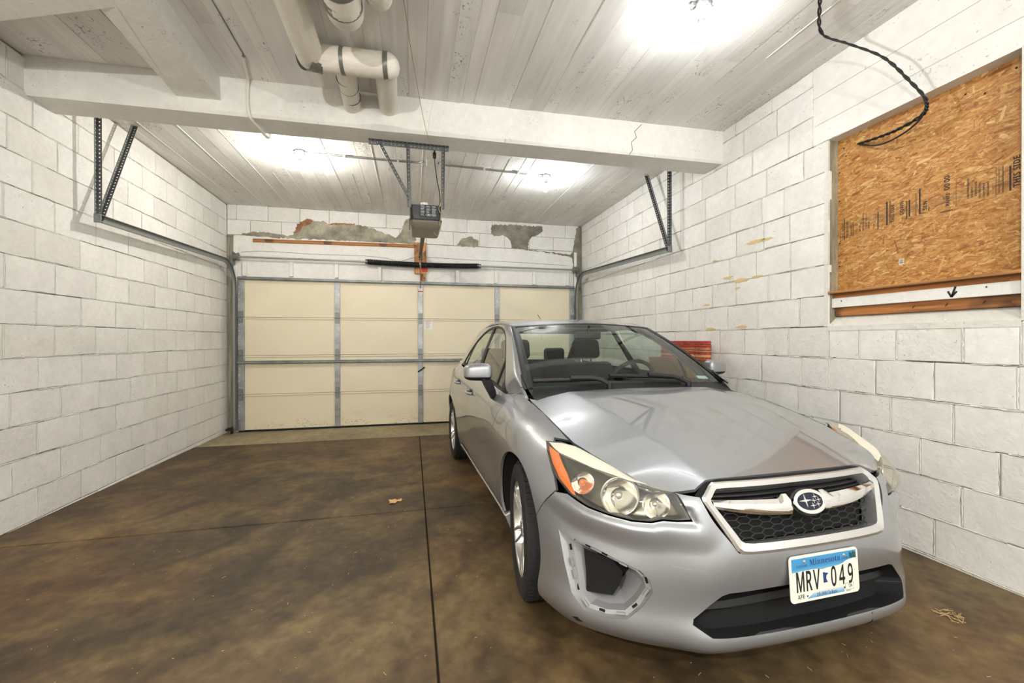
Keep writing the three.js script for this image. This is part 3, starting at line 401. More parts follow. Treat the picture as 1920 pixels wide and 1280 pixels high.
// tracks
function sweepYZ(path, prof, x) {   // path [[y, z]...]; prof [[n, dx]...] closed outline
  const n = prof.length, P = [], idx = [];
  path.forEach((p, i) => { const a = path[Math.max(0, i - 1)], b = path[Math.min(path.length - 1, i + 1)], L = Math.hypot(b[0] - a[0], b[1] - a[1]), ty = (b[0] - a[0]) / L, tz = (b[1] - a[1]) / L; for (const [q, d] of prof) P.push([x + d, p[0] + q * tz, p[1] - q * ty]); });
  for (let i = 0; i + 1 < path.length; i++) for (let k = 0; k < n; k++) { const k2 = (k + 1) % n, o = i * n; idx.push(o + k, o + n + k, o + n + k2, o + k, o + n + k2, o + k2); }
  return toCreasedNormals(quadGeo(P, idx), 0.4);
}
function perfAngle(a, b, w, nrm, side) {   // perforated L angle from a to b; one leg faces `side`, the other `nrm`
  const A = V(...a), B = V(...b), d = B.clone().sub(A), L = d.length(), D = d.normalize(), S = V(...side), Nn = V(...nrm); S.addScaledVector(D, -S.dot(D)).normalize(); Nn.addScaledVector(D, -Nn.dot(D)).addScaledVector(S, -Nn.dot(S)).normalize();
  const leg = (ux, nz) => { const s = new THREE.Shape([[0, 0], [L, 0], [L, w], [0, w]].map((p) => new THREE.Vector2(...p))); for (let t = 0.02; t < L - 0.012; t += 0.032) { const h = new THREE.Path(); h.absarc(t, w * 0.52, w * 0.17, 0, Math.PI * 2, true); s.holes.push(h); } const q = new THREE.ExtrudeGeometry(s, { depth: 0.0022, bevelEnabled: false, curveSegments: 3 }); return orient(q, D, ux, nz, [A.x, A.y, A.z]); };
  return [leg(S, Nn), leg(Nn, S)];
}
for (const sd of [0, 1]) {
  const x = sd ? DX1 + 0.042 : DX0 - 0.042, dir = sd ? 1 : -1, lab = sd ? 'right' : 'left';
  const g = thing('door_track', sd ? 'grey steel overhead door track hung from the ceiling along the right wall' : 'grey steel overhead door track hung from the ceiling along the left wall', 'door track', [x, 0, 0.1]);
  const path = []; for (let y = 0.03; y < 2.08; y += 0.1) path.push([y, 0.1]); const R = 0.33; for (let k = 0; k <= 12; k++) { const a = k / 12 * Math.PI / 2; path.push([2.08 + R * Math.sin(a), 0.1 + R * (1 - Math.cos(a))]); } for (let k = 1; k <= 6; k++) path.push([2.41 - 0.1 * k / 6, 0.43 + 2.36 * k / 6]);
  const t = 0.002, o = sd ? -1 : 1; const prof = [[-0.03, 0.022 * o], [-0.03, -0.006 * o], [-0.022, -0.014 * o], [0.022, -0.014 * o], [0.03, -0.006 * o], [0.03, 0.022 * o], [0.027, 0.022 * o], [0.027, -0.005 * o], [0.021, -0.011 * o], [-0.021, -0.011 * o], [-0.027, -0.005 * o], [-0.027, 0.022 * o]];
  part('rail', sweepYZ(path, prof, x), M.galvDark, g);
  part('angle_iron', [...perfAngle([x - 0.014 * dir * -1, 2.28, 0.5], [x - 0.014 * dir * -1, 2.28, 0.5001 + 0.02], 0.03, [0, 0, 1], [0, 1, 0])], M.galv, g);
  const hz = 2.76, hx = x + 0.02 * dir;
  part('hanger', perfAngle([hx, 2.28, hz], [hx, H - 0.002, hz], 0.034, [0, 0, 1], [-dir, 0, 0]), M.angle, g); part('brace', perfAngle([hx - 0.004 * dir, 2.3, hz - 0.01], [hx - 0.004 * dir, H - 0.002, hz - 0.46], 0.034, [0, 0, 1], [-dir, 0, 0]), M.angle, g);
  part('end_bracket', rbox(x, 2.31, hz + 0.03, 0.05, 0.07, 0.012, 0.003), M.galvDark, g);
  part('track_angle', [span(x - 0.03, 0.03, 0.0, x + 0.03, 2.0, 0.003), span(x + 0.012 * dir, 0.03, 0, x + 0.015 * dir, 2.0, 0.075)], M.galvDark, g);
}
solo('safety_sensor', [rbox(0.105, 0.075, 0.2, 0.07, 0.04, 0.05, 0.006), rbox(0.115, 0.053, 0.165, 0.012, 0.1, 0.06, 0.003), rod([0.08, 0.075, 0.22], [0.08, 0.075, 0.25], 0.016, 12)], M.black, 'small black safety sensor at the bottom of the left door track', 'sensor', [0.105, 0.0, 0.12]);
solo('wood_batten', uvBy(rbox(0, 0, 0, 2.29, 0.045, 0.035, 0.003), (x, y) => [x / 0.8, y / 0.8]).rotateZ(0.0125).translate(1.49, 2.792, 0.0175), M.woodDark, 'long orange-brown wood batten on the header above the door', 'batten', [1.49, 2.77, 0.0175]);
{
  const g = thing('mounting_board', 'yellow pine board holding the opener rail above the door centre', 'board', [2.72, 2.28, 0.03]);
  part('plank', uvBy(rbox(2.722, 2.615, 0.03, 0.185, 0.49, 0.04, 0.003), (x, y) => [y / 0.7, x / 0.7]), M.pine, g); part('block', uvBy(rbox(2.765, 2.33, 0.028, 0.075, 0.13, 0.036, 0.003), (x, y) => [y / 0.6, x / 0.6]), M.pine, g); part('red_tag', rbox(2.79, 2.435, 0.056, 0.09, 0.06, 0.008, 0.006), M.red, g, 'red tag');
}
solo('bell_wire', tube([[0.18, 2.6, 0.004], [0.4, 2.625, 0.004], [1.2, 2.615, 0.004], [1.9, 2.62, 0.004], [2.2, 2.6, 0.004], [2.4, 2.56, 0.004], [2.6, 2.62, 0.006], [2.83, 2.64, 0.006], [3.4, 2.63, 0.004], [4.4, 2.62, 0.004], [5.2, 2.6, 0.004]], 0.0025, 80, 5), M.galvDark, 'thin grey wire stapled along the white header above the door', 'wire', [2.7, 2.6, 0.004]);
// opener
{
  const g = thing('garage_door_opener', 'black garage door opener motor hung from perforated steel angles', 'opener', [2.71, 2.27, 3.0]);
  const ring = (hw, y, z0, z1, r) => { const P = []; const c = [[hw - r, z1 - r, 0], [-hw + r, z1 - r, 1], [-hw + r, z0 + r, 2], [hw - r, z0 + r, 3]]; for (const [x, z, q] of c) for (let k = 0; k <= 4; k++) { const a = (q + k / 4) * Math.PI / 2; P.push([2.711 + x + r * Math.cos(a), y, z + r * Math.sin(a)]); } return P; };
  const loft = (rs) => { const n = rs[0].length, P = rs.flat(), idx = []; for (let i = 0; i + 1 < rs.length; i++) for (let k = 0; k < n; k++) { const k2 = (k + 1) % n, o = i * n; idx.push(o + k, o + n + k, o + n + k2, o + k, o + n + k2, o + k2); } for (const [o, f] of [[0, 0], [(rs.length - 1) * n, 1]]) for (let k = 1; k < n - 1; k++) f ? idx.push(o, o + k + 1, o + k) : idx.push(o, o + k, o + k + 1); return toCreasedNormals(quadGeo(P, idx), 0.7); };
  part('motor_housing', loft([ring(0.128, 2.475, 2.85, 3.2, 0.03), ring(0.138, 2.468, 2.83, 3.215, 0.035), ring(0.134, 2.4, 2.83, 3.213, 0.035), ring(0.13, 2.352, 2.83, 3.21, 0.035)].reverse()), M.blackGloss, g);
  part('rim', loft([ring(0.137, 2.352, 2.825, 3.218, 0.036), ring(0.137, 2.341, 2.825, 3.218, 0.036)].reverse()), M.black, g);
  part('light_cover', loft([ring(0.132, 2.341, 2.83, 3.212, 0.035), ring(0.128, 2.3, 2.835, 3.205, 0.035), ring(0.115, 2.275, 2.85, 3.19, 0.035)].reverse()), phy({ color: srgb(112, 104, 88), roughness: 0.35, transmission: 0.15, thickness: 0 }), g, 'smoky light cover');
  const st = canvasTex(256, 192, (c, w, h) => { c.fillStyle = '#1b1c20'; c.fillRect(0, 0, w, h); c.fillStyle = '#cfd3da'; for (let x = 0; x < 3; x++) for (let k = 0; k < 15; k++) { if (x === 1 && k > 9) continue; c.globalAlpha = 0.55 + 0.4 * rnd(); c.fillRect(14 + x * 80, 10 + k * 12, 40 + 26 * rnd(), 4 + (k % 4 === 0 ? 4 : 0)); } c.globalAlpha = 1; c.lineWidth = 4; c.strokeStyle = '#d9dce2'; c.beginPath(); c.ellipse(128, 160, 36, 20, 0, 0, 7); c.stroke(); c.fillRect(112, 154, 32, 12); });
  part('sticker', uvBy(box(2.735, 2.418, 3.2165, 0.15, 0.095, 0.0012), (x, y) => [(x - 2.66) / 0.15, (y - 2.3705) / 0.095]), std({ map: st, roughness: 0.5 }), g, 'printed instruction sticker');
  part('top_cap', [rbox(2.711, 2.482, 3.0, 0.2, 0.014, 0.25, 0.006), rod([2.7, 2.48, 3.16], [2.7, 2.5, 3.16], 0.03, 16)], M.whitePlastic, g);
  part('rail', [rbox(0, 0, 0, 0.045, 0.05, 2.68, 0.004).rotateX(0.064).translate(2.715, 2.53, 1.52)], M.railDark, g, 'long dark steel rail running to the door');
  part('trolley', [rbox(2.722, 2.585, 0.5, 0.05, 0.05, 0.12, 0.006), rod([2.722, 2.57, 0.5], [2.722, 2.3, 0.19], 0.008, 8), rod([2.722, 2.3, 0.19], [2.722, 2.14, 0.105], 0.008, 8), rbox(2.722, 2.62, 0.125, 0.05, 0.09, 0.12, 0.004)], M.galvDark, g);
  part('release_handle', [rod([2.718, 2.56, 0.46], [2.718, 2.06, 0.45], 0.002, 6), rbox(2.718, 2.045, 0.45, 0.075, 0.016, 0.014, 0.006)], M.red, g, 'red emergency release handle on a cord');
  const zb = 3.2, yb = 2.975;
  part('crossbar', perfAngle([2.25, yb + 0.003, zb], [2.905, yb - 0.001, zb + 0.015], 0.036, [0, 0, 1], [0, -1, 0]), M.angle, g);
  part('strap', perfAngle([2.56, 2.44, zb + 0.012], [2.55, yb, zb + 0.006], 0.03, [0, 0, 1], [1, 0, 0]), M.angle, g); part('strap', perfAngle([2.866, 2.44, zb + 0.012], [2.872, yb, zb + 0.012], 0.03, [0, 0, 1], [-1, 0, 0]), M.angle, g);
  part('strap', perfAngle([2.565, 2.5, zb + 0.016], [2.31, yb, zb + 0.01], 0.03, [0, 0, 1], [1, 0.4, 0]), M.angle, g, 'diagonal brace');
  part('power_cord', tube([[2.79, 2.93, 3.1], [2.795, 2.86, 3.11], [2.81, 2.72, 3.13], [2.83, 2.6, 3.15], [2.83, 2.5, 3.19], [2.815, 2.46, 3.21]], 0.0045, 40, 8), M.black, g); part('signal_wires', [tube([[2.835, 2.66, 3.16], [2.838, 2.52, 3.2], [2.82, 2.44, 3.222], [2.83, 2.41, 3.222]], 0.0022, 30, 6), tube([[2.845, 2.6, 3.16], [2.85, 2.5, 3.2], [2.838, 2.4, 3.225], [2.825, 2.3, 3.225]], 0.0018, 30, 6), tube([[2.78, 2.3, 3.1], [2.785, 2.26, 3.12], [2.8, 2.24, 3.13], [2.81, 2.235, 3.13]], 0.002, 16, 6)], std({ color: srgb(205, 180, 130), roughness: 0.6 }), g);
}

// ---------- lamps, conduit ----------
LAMPS.forEach((L, i) => {
  const [x, z] = L.p, D = L.drop || 0, g = thing(D ? 'pendant_lamp' : 'ceiling_lamp', L.label, D ? 'pendant lamp' : 'ceiling lamp', [x, H, z], { group: D ? 'pendant bulbs behind the camera' : 'bare bulb ceiling lamps' });
  if (D) part('cord', rod([x, H - 0.03, z], [x, H - D - 0.05, z], 0.004, 8), M.black, g);
  const lathe = (pts) => new THREE.LatheGeometry(pts.map((q) => new THREE.Vector2(...q)), 28).translate(x, H - D, z);
  part('junction_box', [new THREE.CylinderGeometry(0.052, 0.052, 0.04, 8).translate(x, H - 0.02, z), rbox(x - 0.055, H - 0.018, z, 0.03, 0.026, 0.026, 0.004), rbox(x + 0.055, H - 0.018, z, 0.03, 0.026, 0.026, 0.004)], M.galv, g);
  part('lamp_holder', lathe([[0, -0.04], [0.05, -0.04], [0.05, -0.048], [0.03, -0.054], [0.023, -0.07], [0.021, -0.095], [0, -0.095]]), M.porcelain, g);
  if (i < 3) part('bulb_collar', lathe([[0, -0.095], [0.015, -0.095], [0.018, -0.115], [0.0225, -0.137], [0.023, -0.14], [0, -0.141]]), M.whitePlastic, g, 'white plastic bulb collar');
  const gl = i < 3 ? [] : [[0.013, -0.095], [0.0135, -0.115]]; for (let k = 0; k <= 12; k++) { const t = lerp(-0.95, Math.PI / 2, k / 12); gl.push([Math.max(0, 0.034 * Math.cos(t)), -0.168 - 0.034 * Math.sin(t)]); }
  part('bulb', lathe(gl), std({ color: 0xffffff, emissive: new THREE.Color(...L.c), emissiveIntensity: 14, roughness: 0.4 }), g, 'glowing bulb');
  const p = new THREE.PointLight(new THREE.Color(...L.c), L.i); p.position.set(0, -0.17 - D, 0); p.castShadow = true; p.shadow.radius = 1.2; p.name = 'bulb_light'; g.add(p);
});
{
  const y = H - 0.016, g = thing('electrical_conduit', 'thin white conduit along the ceiling joining the two lamps behind the beam', 'conduit', [2.8, y, 2.09]);
  part('pipe', [tube([[1.52, y, 2.09], [2.0, y, 2.09], [2.55, y, 2.1], [2.66, y, 2.11], [2.72, y - 0.005, 2.16]], 0.009, 30, 8), tube([[2.88, y - 0.005, 2.16], [2.94, y, 2.11], [3.1, y, 2.1], [3.6, y, 2.08], [4.09, y, 2.055]], 0.009, 30, 8)], M.galv, g);
  for (const x of [1.9, 2.45, 3.4, 3.8]) part('strap', rbox(x, y - 0.002, 2.095, 0.02, 0.024, 0.03, 0.003), M.whitePlastic, g);
  part('outlet_box', [rbox(2.8, H - 0.03, 2.17, 0.1, 0.06, 0.07, 0.006)], M.whitePlastic, g);
}
solo('conduit_tube', tube([[1.47, H - 0.01, 3.62], [1.44, H - 0.012, 3.5], [1.405, H - 0.03, 3.345], [1.398, 3.2, 3.333], [1.4, 3.06, 3.333], [1.41, 3.005, 3.315], [1.43, 2.985, 3.2], [1.447, 2.98, 3.06], [1.45, 2.995, 3.02], [1.452, 3.06, 3.005]], 0.011, 80, 10), M.whitePlastic, 'white flexible tube bent over the ceiling beam', 'tube', [1.42, 3.1, 3.3]);
solo('ceiling_wire', tube([[1.476, H - 0.003, 4.6], [1.476, H - 0.003, 4.1], [1.472, H - 0.004, 3.62]], 0.004, 20, 6), M.galvDark, 'thin dark wire along the ceiling leading to the white tube', 'wire', [1.475, H, 4.1]);
solo('pull_string', [tube([[2.553, H - 0.002, 4.36], [2.6, 3.2, 4.0], [2.7, 3.02, 3.45], [2.745, 2.945, 3.3], [2.77, 2.92, 3.15]], 0.0018, 40, 6)], std({ color: srgb(150, 120, 70), roughness: 0.8 }), 'thin brown string running from the ceiling under the beam to the opener', 'string', [2.6, 3.1, 3.9]);
solo('electric_plug', [rbox(2.79, 2.945, 3.1, 0.03, 0.05, 0.03, 0.008), rod([2.79, 2.96, 3.1], [2.79, 2.995, 3.1], 0.008, 8)], M.black, 'small black plug under the beam above the opener', 'plug', [2.79, 2.93, 3.1]);

// ---------- insulated pipes ----------
{
  const yp = 3.16, R = 0.082, g = thing('insulated_pipe', 'cream wrapped pipe with a taped elbow and two branches entering the beam', 'pipe', [2.2, yp, 3.85]);
  const bend = (pts, r, seg) => tube(pts, r, seg, 24);
  const cap = (a, b, r) => rod(a, b, r, 24);
  part('pipe_run', uvBy(bend([[1.955, yp, 6.4], [1.955, yp, 5.4], [1.957, yp, 4.4], [1.96, yp, 3.93]], R, 30), (x, y, z) => [z / 1.5, (x + y) * 2]), M.pipe, g);
  part('elbow', [new THREE.SphereGeometry(R * 1.03, 24, 18).translate(1.965, yp, 3.91)], M.pipe, g);
  part('tape_wrap', [tube([[1.93, yp - 0.02, 3.955], [1.975, yp - 0.0, 3.91], [2.03, yp, 3.9]], R * 1.045, 10, 24)], M.tape, g, 'grey tape around the elbow');
  part('cross_pipe', uvBy(cap([1.965, yp, 3.905], [2.44, yp, 3.925], R * 0.99), (x, y, z) => [x / 1.5, (z + y) * 2]), M.pipe, g);
  part('tape_wrap', [cap([2.145, yp, 3.912], [2.17, yp, 3.914], R * 1.015)], M.tape, g, 'grey tape band'); part('tape_wrap', [cap([2.415, yp, 3.924], [2.445, yp, 3.926], R * 1.03)], M.tape, g, 'torn grey tape at the pipe end');
  part('branch', uvBy(cap([2.16, yp, 3.9], [2.14, yp + 0.015, 3.347], 0.066), (x, y, z) => [z / 1.5, x * 2]), M.pipe, g); part('branch', uvBy(cap([2.425, yp, 3.92], [2.415, yp + 0.03, 3.354], 0.073), (x, y, z) => [z / 1.5, x * 2]), M.pipe, g);
  part('elbow', new THREE.SphereGeometry(0.084, 24, 18).translate(2.435, yp, 3.92), M.pipe, g);
  for (const z of [3.72, 3.6, 3.47]) part('tie_band', new THREE.TorusGeometry(0.0665, 0.0025, 6, 28).translate(2.15, yp + 0.008 + (3.7 - z) * 0.02, z), M.black, g);
}
for (const [x, z, y, r, lab] of [[2.24, 4.36, 3.13, 0.098, 'wider cream wrapped pipe with torn grey tape near the top of the photo'], [2.425, 4.48, 3.15, 0.072, 'narrower cream wrapped pipe beside the wider one at the top of the photo']]) {
  const g = thing('insulated_pipe', lab, 'pipe', [x, y, z]);
  part('pipe_run', uvBy(tube([[x, H - 0.006, z], [x, y + 0.04, z + 0.01], [x, y, z + 0.08], [x + 0.005, y - 0.005, z + 0.3], [x + 0.01, y - 0.005, z + 1.6]], r, 40, 24), (a, b, c) => [c / 1.5, (a + b) * 2]), M.pipe, g);
  part('elbow', new THREE.SphereGeometry(r * 1.02, 24, 18).translate(x, y + 0.015, z + 0.04), M.pipe, g);
  part('tape_wrap', [rod([x, y - 0.002, z + 0.1], [x, y - 0.004, z + 0.17], r * 1.025, 24)], M.tape, g, 'grey tape band'); part('tape_wrap', [rod([x, y - 0.004, z + 0.24], [x, y - 0.006, z + 0.34], r * 1.04, 24)], M.tape, g, 'loose grey tape band');
}

// ---------- cable, rug, floor litter ----------
{
  const a = [[4.75, H - 0.002, 5.05], [4.9, 3.262, 4.9], [5.12, 3.24, 4.735], [5.22, 3.15, 4.81], [5.28, 2.97, 4.97], [5.33, 2.8, 5.06], [5.38, 2.645, 5.12], [5.4, 2.6, 5.1], [5.44, 2.585, 4.95], [5.47, 2.6, 4.82], [5.526, 2.64, 4.64]], tw = (ph, r) => { const c = new THREE.CatmullRomCurve3(a.map((p) => V(...p)), false, 'centripetal'), o = []; for (let i = 0; i <= 160; i++) { const t = i / 160, p = c.getPoint(t), k = 6.283 * t * 16 + ph; o.push([p.x + r * Math.cos(k), p.y + r * Math.sin(k), p.z + r * Math.cos(k + 1)]); } return o; };
  const g = thing('electric_cable', 'twisted black cable hanging from the ceiling to the window board', 'cable', [5.2, 2.9, 4.9]);
  part('strand', tube(tw(0, 0.005), 0.0052, 260, 7), M.black, g); part('strand', tube(tw(3.14, 0.005), 0.0052, 260, 7), M.black, g);
  part('loop', tube([[5.39, 2.63, 5.12], [5.41, 2.575, 5.07], [5.45, 2.545, 4.93], [5.49, 2.565, 4.78], [5.526, 2.635, 4.645]], 0.005, 40, 7), M.black, g);
}
{
  const rug = canvasTex(256, 256, (c, w, h) => { const cols = ['#a8352b', '#c9543a', '#d98b4a', '#8c2a2c', '#c4a06a', '#6f7f6a', '#b8402f', '#d9a85c', '#5c2a24', '#cf6a44', '#93a08a', '#b9353a']; let y = 0; while (y < h) { const t = 5 + 13 * rnd(); c.fillStyle = cols[(rnd() * cols.length) | 0]; c.fillRect(0, y, w, t); y += t; } for (let i = 0; i < 2400; i++) { c.globalAlpha = 0.3; c.fillStyle = rnd() < 0.5 ? '#3a1814' : '#f0d8a8'; c.fillRect(rnd() * w, rnd() * h, 3 + 6 * rnd(), 2); } });
  const g = thing('rag_rug', 'folded red and orange striped rag rug by the right wall behind the car', 'rug', [5.3, 1.136, 3.1]), m = std({ map: rug, roughness: 0.95 });
  const prof = []; for (let i = 0; i <= 20; i++) { const z = 2.72 + 0.7 * i / 20; prof.push([5.27 + 0.012 * Math.sin(i * 0.9), z]); } for (let k = 1; k <= 8; k++) { const a = k / 9 * Math.PI; prof.push([5.27 + 0.028 * (1 - Math.cos(a)), 3.42 + 0.03 * Math.sin(a)]); } for (let i = 20; i >= 0; i--) prof.push([5.33 + 0.01 * Math.sin(i * 0.7 + 1), 2.72 + 0.7 * i / 20]);
  const sheet = (pr, y0, y1) => { const P = [], idx = [], uv = [], n = pr.length, ny = 8; for (let j = 0; j <= ny; j++) for (let i = 0; i < n; i++) { P.push([pr[i][0] + 0.004 * Math.sin(j * 2 + i), lerp(y0, y1, j / ny), pr[i][1]]); uv.push(i / n, j / ny); } for (let j = 0; j < ny; j++) for (let i = 0; i + 1 < n; i++) { const o = j * n + i; idx.push(o, o + 1, o + n + 1, o, o + n + 1, o + n); } const q = quadGeo(P, idx); q.setAttribute('uv', new THREE.BufferAttribute(new Float32Array(uv), 2)); return q; };
  const off = prof.map((p, i) => { const a = prof[Math.max(0, i - 1)], b = prof[Math.min(prof.length - 1, i + 1)], L = Math.hypot(b[0] - a[0], b[1] - a[1]); return [p[0] + 0.008 * (b[1] - a[1]) / L * -1, p[1] + 0.008 * (b[0] - a[0]) / L]; });
  part('folded_layer', [sheet(prof, 1.136, 1.302), sheet(off, 1.136, 1.302), uvBy(span(5.275, 1.136, 2.73, 5.327, 1.296, 3.41), (x, y, z) => [z, y * 2])], m, g); part('binding', tube(prof.map(([x, z]) => [x, 1.302, z]), 0.009, 80, 6), std({ color: srgb(150, 40, 35), roughness: 0.95 }), g, 'dark red bound edge');
}
{
  const g = thing('cardboard_box', 'tall brown cardboard box under the rag rug behind the car', 'box', [5.3, floorY(2.95), 2.95]), cb = std({ color: srgb(150, 118, 84), roughness: 0.85 }), y0 = floorY(3.0) + 0.002;
  part('carton', rbox(5.3, (y0 + 1.13) / 2, 2.95, 0.25, 1.13 - y0, 0.66, 0.004), cb, g); part('flap', rbox(5.237, 1.132, 2.95, 0.122, 0.004, 0.655, 0.001), cb, g); part('flap', rbox(5.363, 1.132, 2.95, 0.122, 0.004, 0.655, 0.001), cb, g); part('packing_tape', rbox(5.3, 1.1345, 2.95, 0.05, 0.001, 0.64, 0.0004), std({ color: srgb(190, 160, 110), roughness: 0.3 }), g);
}
{
  const s = new THREE.Shape(); const n = 40; for (let i = 0; i <= n; i++) { const a = i / n * 6.283, r = 0.062 * (0.72 + 0.2 * Math.cos(a * 3 + 0.5) + 0.1 * Math.sin(a * 7)); i ? s.lineTo(Math.cos(a) * r * 1.1, Math.sin(a) * r * 0.8) : s.moveTo(r * 1.1, 0); }
  const q = new THREE.ExtrudeGeometry(s, { depth: 0.0012, bevelEnabled: false, curveSegments: 4 }).rotateX(-Math.PI / 2), p = q.attributes.position; for (let i = 0; i < p.count; i++) { const x = p.getX(i), z = p.getZ(i); p.setY(i, p.getY(i) + 0.003 + 0.9 * x * x + 2.2 * z * z + 0.003 * Math.sin(x * 120)); } q.computeVertexNormals();
  const g = thing('dry_leaf', 'dry tan leaf lying on the brown floor left of the car', 'leaf', [2.46, floorY(3.44), 3.44], { ry: 0.4 }); const m = new THREE.Mesh(q, std({ color: srgb(214, 170, 118), roughness: 0.9 })); m.name = 'blade'; g.add(m); const st = new THREE.Mesh(tube([[0.03, 0.004, 0], [0.06, 0.006, 0.006], [0.085, 0.003, 0.018]], 0.0014, 10, 5), M.wood); st.name = 'stem'; g.add(st);
  const bits = []; for (let i = 0; i < 420; i++) { const x = rr(0.3, 4.9), z = i < 300 ? rr(3.6, 6.2) : rr(1.0, 6.2); if (x > 3.0 && z < 5.4) continue; const L = 0.003 + 0.017 * rnd() ** 3, a = rnd() * 6.283; bits.push(box(0, 0, 0, L, 0.0012, rr(0.0009, 0.002)).rotateY(a).translate(x, floorY(z) + 0.0022, z)); }
  for (let i = 0; i < 26; i++) { const x = 4.95 + rr(-0.05, 0.05), z = 5.5 + rr(-0.04, 0.04); bits.push(box(0, 0, 0, rr(0.02, 0.05), 0.0018, 0.002).rotateY(rnd() * 3).translate(x, floorY(z) + 0.003 + 0.004 * rnd(), z)); }
  const f = part('straw_litter', bits, std({ color: srgb(190, 165, 115), roughness: 0.9 }), null); meta(f, 'scattered pale straw bits on the brown floor', 'litter', null, 'stuff');
}
// ---------- car ----------
// car frame: u = towards the left of the photo, v = up, w = forward, origin on the floor under the front axle
const CAR = thing('car', 'silver four-door sedan parked nose out with an empty fog lamp opening', 'car', [3.9624, floorY(4.8383), 4.8383]);
CAR.rotation.set(-SL, 1.7715 * Math.PI / 180, 0, 'YXZ');
function nspline(xs, ys) {   // natural cubic spline, straight beyond the ends
  if (xs[0] > xs[xs.length - 1]) { xs = xs.slice().reverse(); ys = ys.slice().reverse(); }
  const n = xs.length, m = new Array(n).fill(0), c = new Array(n).fill(0), d = new Array(n).fill(0);
  for (let i = 1; i < n - 1; i++) { const h0 = xs[i] - xs[i - 1], h1 = xs[i + 1] - xs[i], a = h0, b = 2 * (h0 + h1), r = 6 * ((ys[i + 1] - ys[i]) / h1 - (ys[i] - ys[i - 1]) / h0), k = b - a * c[i - 1]; c[i] = h1 / k; d[i] = (r - a * d[i - 1]) / k; }
  for (let i = n - 2; i > 0; i--) m[i] = d[i] - c[i] * m[i + 1];
  const sl0 = (ys[1] - ys[0]) / (xs[1] - xs[0]) - (xs[1] - xs[0]) * (m[1]) / 6, sln = (ys[n - 1] - ys[n - 2]) / (xs[n - 1] - xs[n - 2]) + (xs[n - 1] - xs[n - 2]) * m[n - 2] / 6;
  return (x) => {
    if (x <= xs[0]) return ys[0] + sl0 * (x - xs[0]); if (x >= xs[n - 1]) return ys[n - 1] + sln * (x - xs[n - 1]);
    let i = 0; while (x > xs[i + 1]) i++;
    const h = xs[i + 1] - xs[i], A = (xs[i + 1] - x) / h, B = (x - xs[i]) / h; return A * ys[i] + B * ys[i + 1] + ((A * A * A - A) * m[i] + (B * B * B - B) * m[i + 1]) * h * h / 6;
  };
}
// -- surfaces --
const FV = [0.165, 0.208, 0.3, 0.42, 0.52, 0.62, 0.7, 0.79, 0.86], FT = [
  [[0, 0.818], [0.2, 0.816], [0.39, 0.8], [0.485, 0.757], [0.59, 0.695], [0.69, 0.617], [0.78, 0.522], [0.828, 0.415], [0.855, 0.31], [0.868, 0.2]],
  [[0, 0.866], [0.2, 0.864], [0.405, 0.845], [0.5, 0.796], [0.61, 0.725], [0.71, 0.645], [0.8, 0.545], [0.845, 0.43], [0.87, 0.32], [0.882, 0.21]],
  [[0, 0.85], [0.2, 0.848], [0.38, 0.836], [0.49, 0.797], [0.6, 0.732], [0.7, 0.648], [0.795, 0.54], [0.845, 0.425], [0.872, 0.315], [0.885, 0.2]],
  [[0, 0.86], [0.2, 0.857], [0.38, 0.84], [0.49, 0.797], [0.6, 0.73], [0.7, 0.645], [0.795, 0.525], [0.843, 0.415], [0.87, 0.305], [0.885, 0.19]],
  [[0, 0.858], [0.2, 0.855], [0.36, 0.835], [0.48, 0.787], [0.59, 0.72], [0.69, 0.63], [0.785, 0.51], [0.835, 0.405], [0.866, 0.3], [0.884, 0.18]],
  [[0, 0.83], [0.2, 0.825], [0.36, 0.8], [0.47, 0.762], [0.57, 0.715], [0.67, 0.635], [0.76, 0.52], [0.815, 0.4], [0.855, 0.29], [0.878, 0.17]],
  [[0, 0.79], [0.2, 0.785], [0.35, 0.765], [0.45, 0.73], [0.55, 0.665], [0.65, 0.575], [0.735, 0.47], [0.795, 0.365], [0.835, 0.26], [0.862, 0.15]],
  [[0, 0.69], [0.2, 0.685], [0.34, 0.66], [0.43, 0.61], [0.53, 0.54], [0.62, 0.46], [0.695, 0.375], [0.76, 0.325], [0.802, 0.27], [0.83, 0.14]],
  [[0, 0.57], [0.2, 0.565], [0.33, 0.54], [0.42, 0.49], [0.5, 0.42], [0.58, 0.34], [0.64, 0.27], [0.7, 0.22], [0.75, 0.16], [0.78, 0.05]]];
const FC = FT[0].map((_, c) => [nspline(FV, FT.map((r) => r[c][0])), nspline(FV, FT.map((r) => r[c][1]))]);
const fcache = new Map();
function frow(v) { const k = Math.round(v * 20000); let r = fcache.get(k); if (!r) { const us = FC.map((f) => f[0](v)), ws = FC.map((f) => f[1](v)), s = []; for (let i = -9; i <= 9; i++) s.push(i); r = [nspline(s, s.map((i) => Math.sign(i) * us[Math.abs(i)])), nspline(s, s.map((i) => ws[Math.abs(i)]))]; fcache.set(k, r); } return r; }
const Fsurf = (s, v) => { const r = frow(v); return [r[0](s), v, r[1](s)]; };
const sU = (u, v) => { const f = frow(v)[0]; let a = 0, b = 9.6; for (let i = 0; i < 40; i++) { const m = (a + b) / 2; f(m) < u ? (a = m) : (b = m); } return (a + b) / 2; };
const sW = (w, v) => { const f = frow(v)[1]; let a = 2, b = 9.9; for (let i = 0; i < 40; i++) { const m = (a + b) / 2; f(m) > w ? (a = m) : (b = m); } return (a + b) / 2; };
const Fp = (pts) => pts.map(([u, v]) => [sU(u, v), v]);
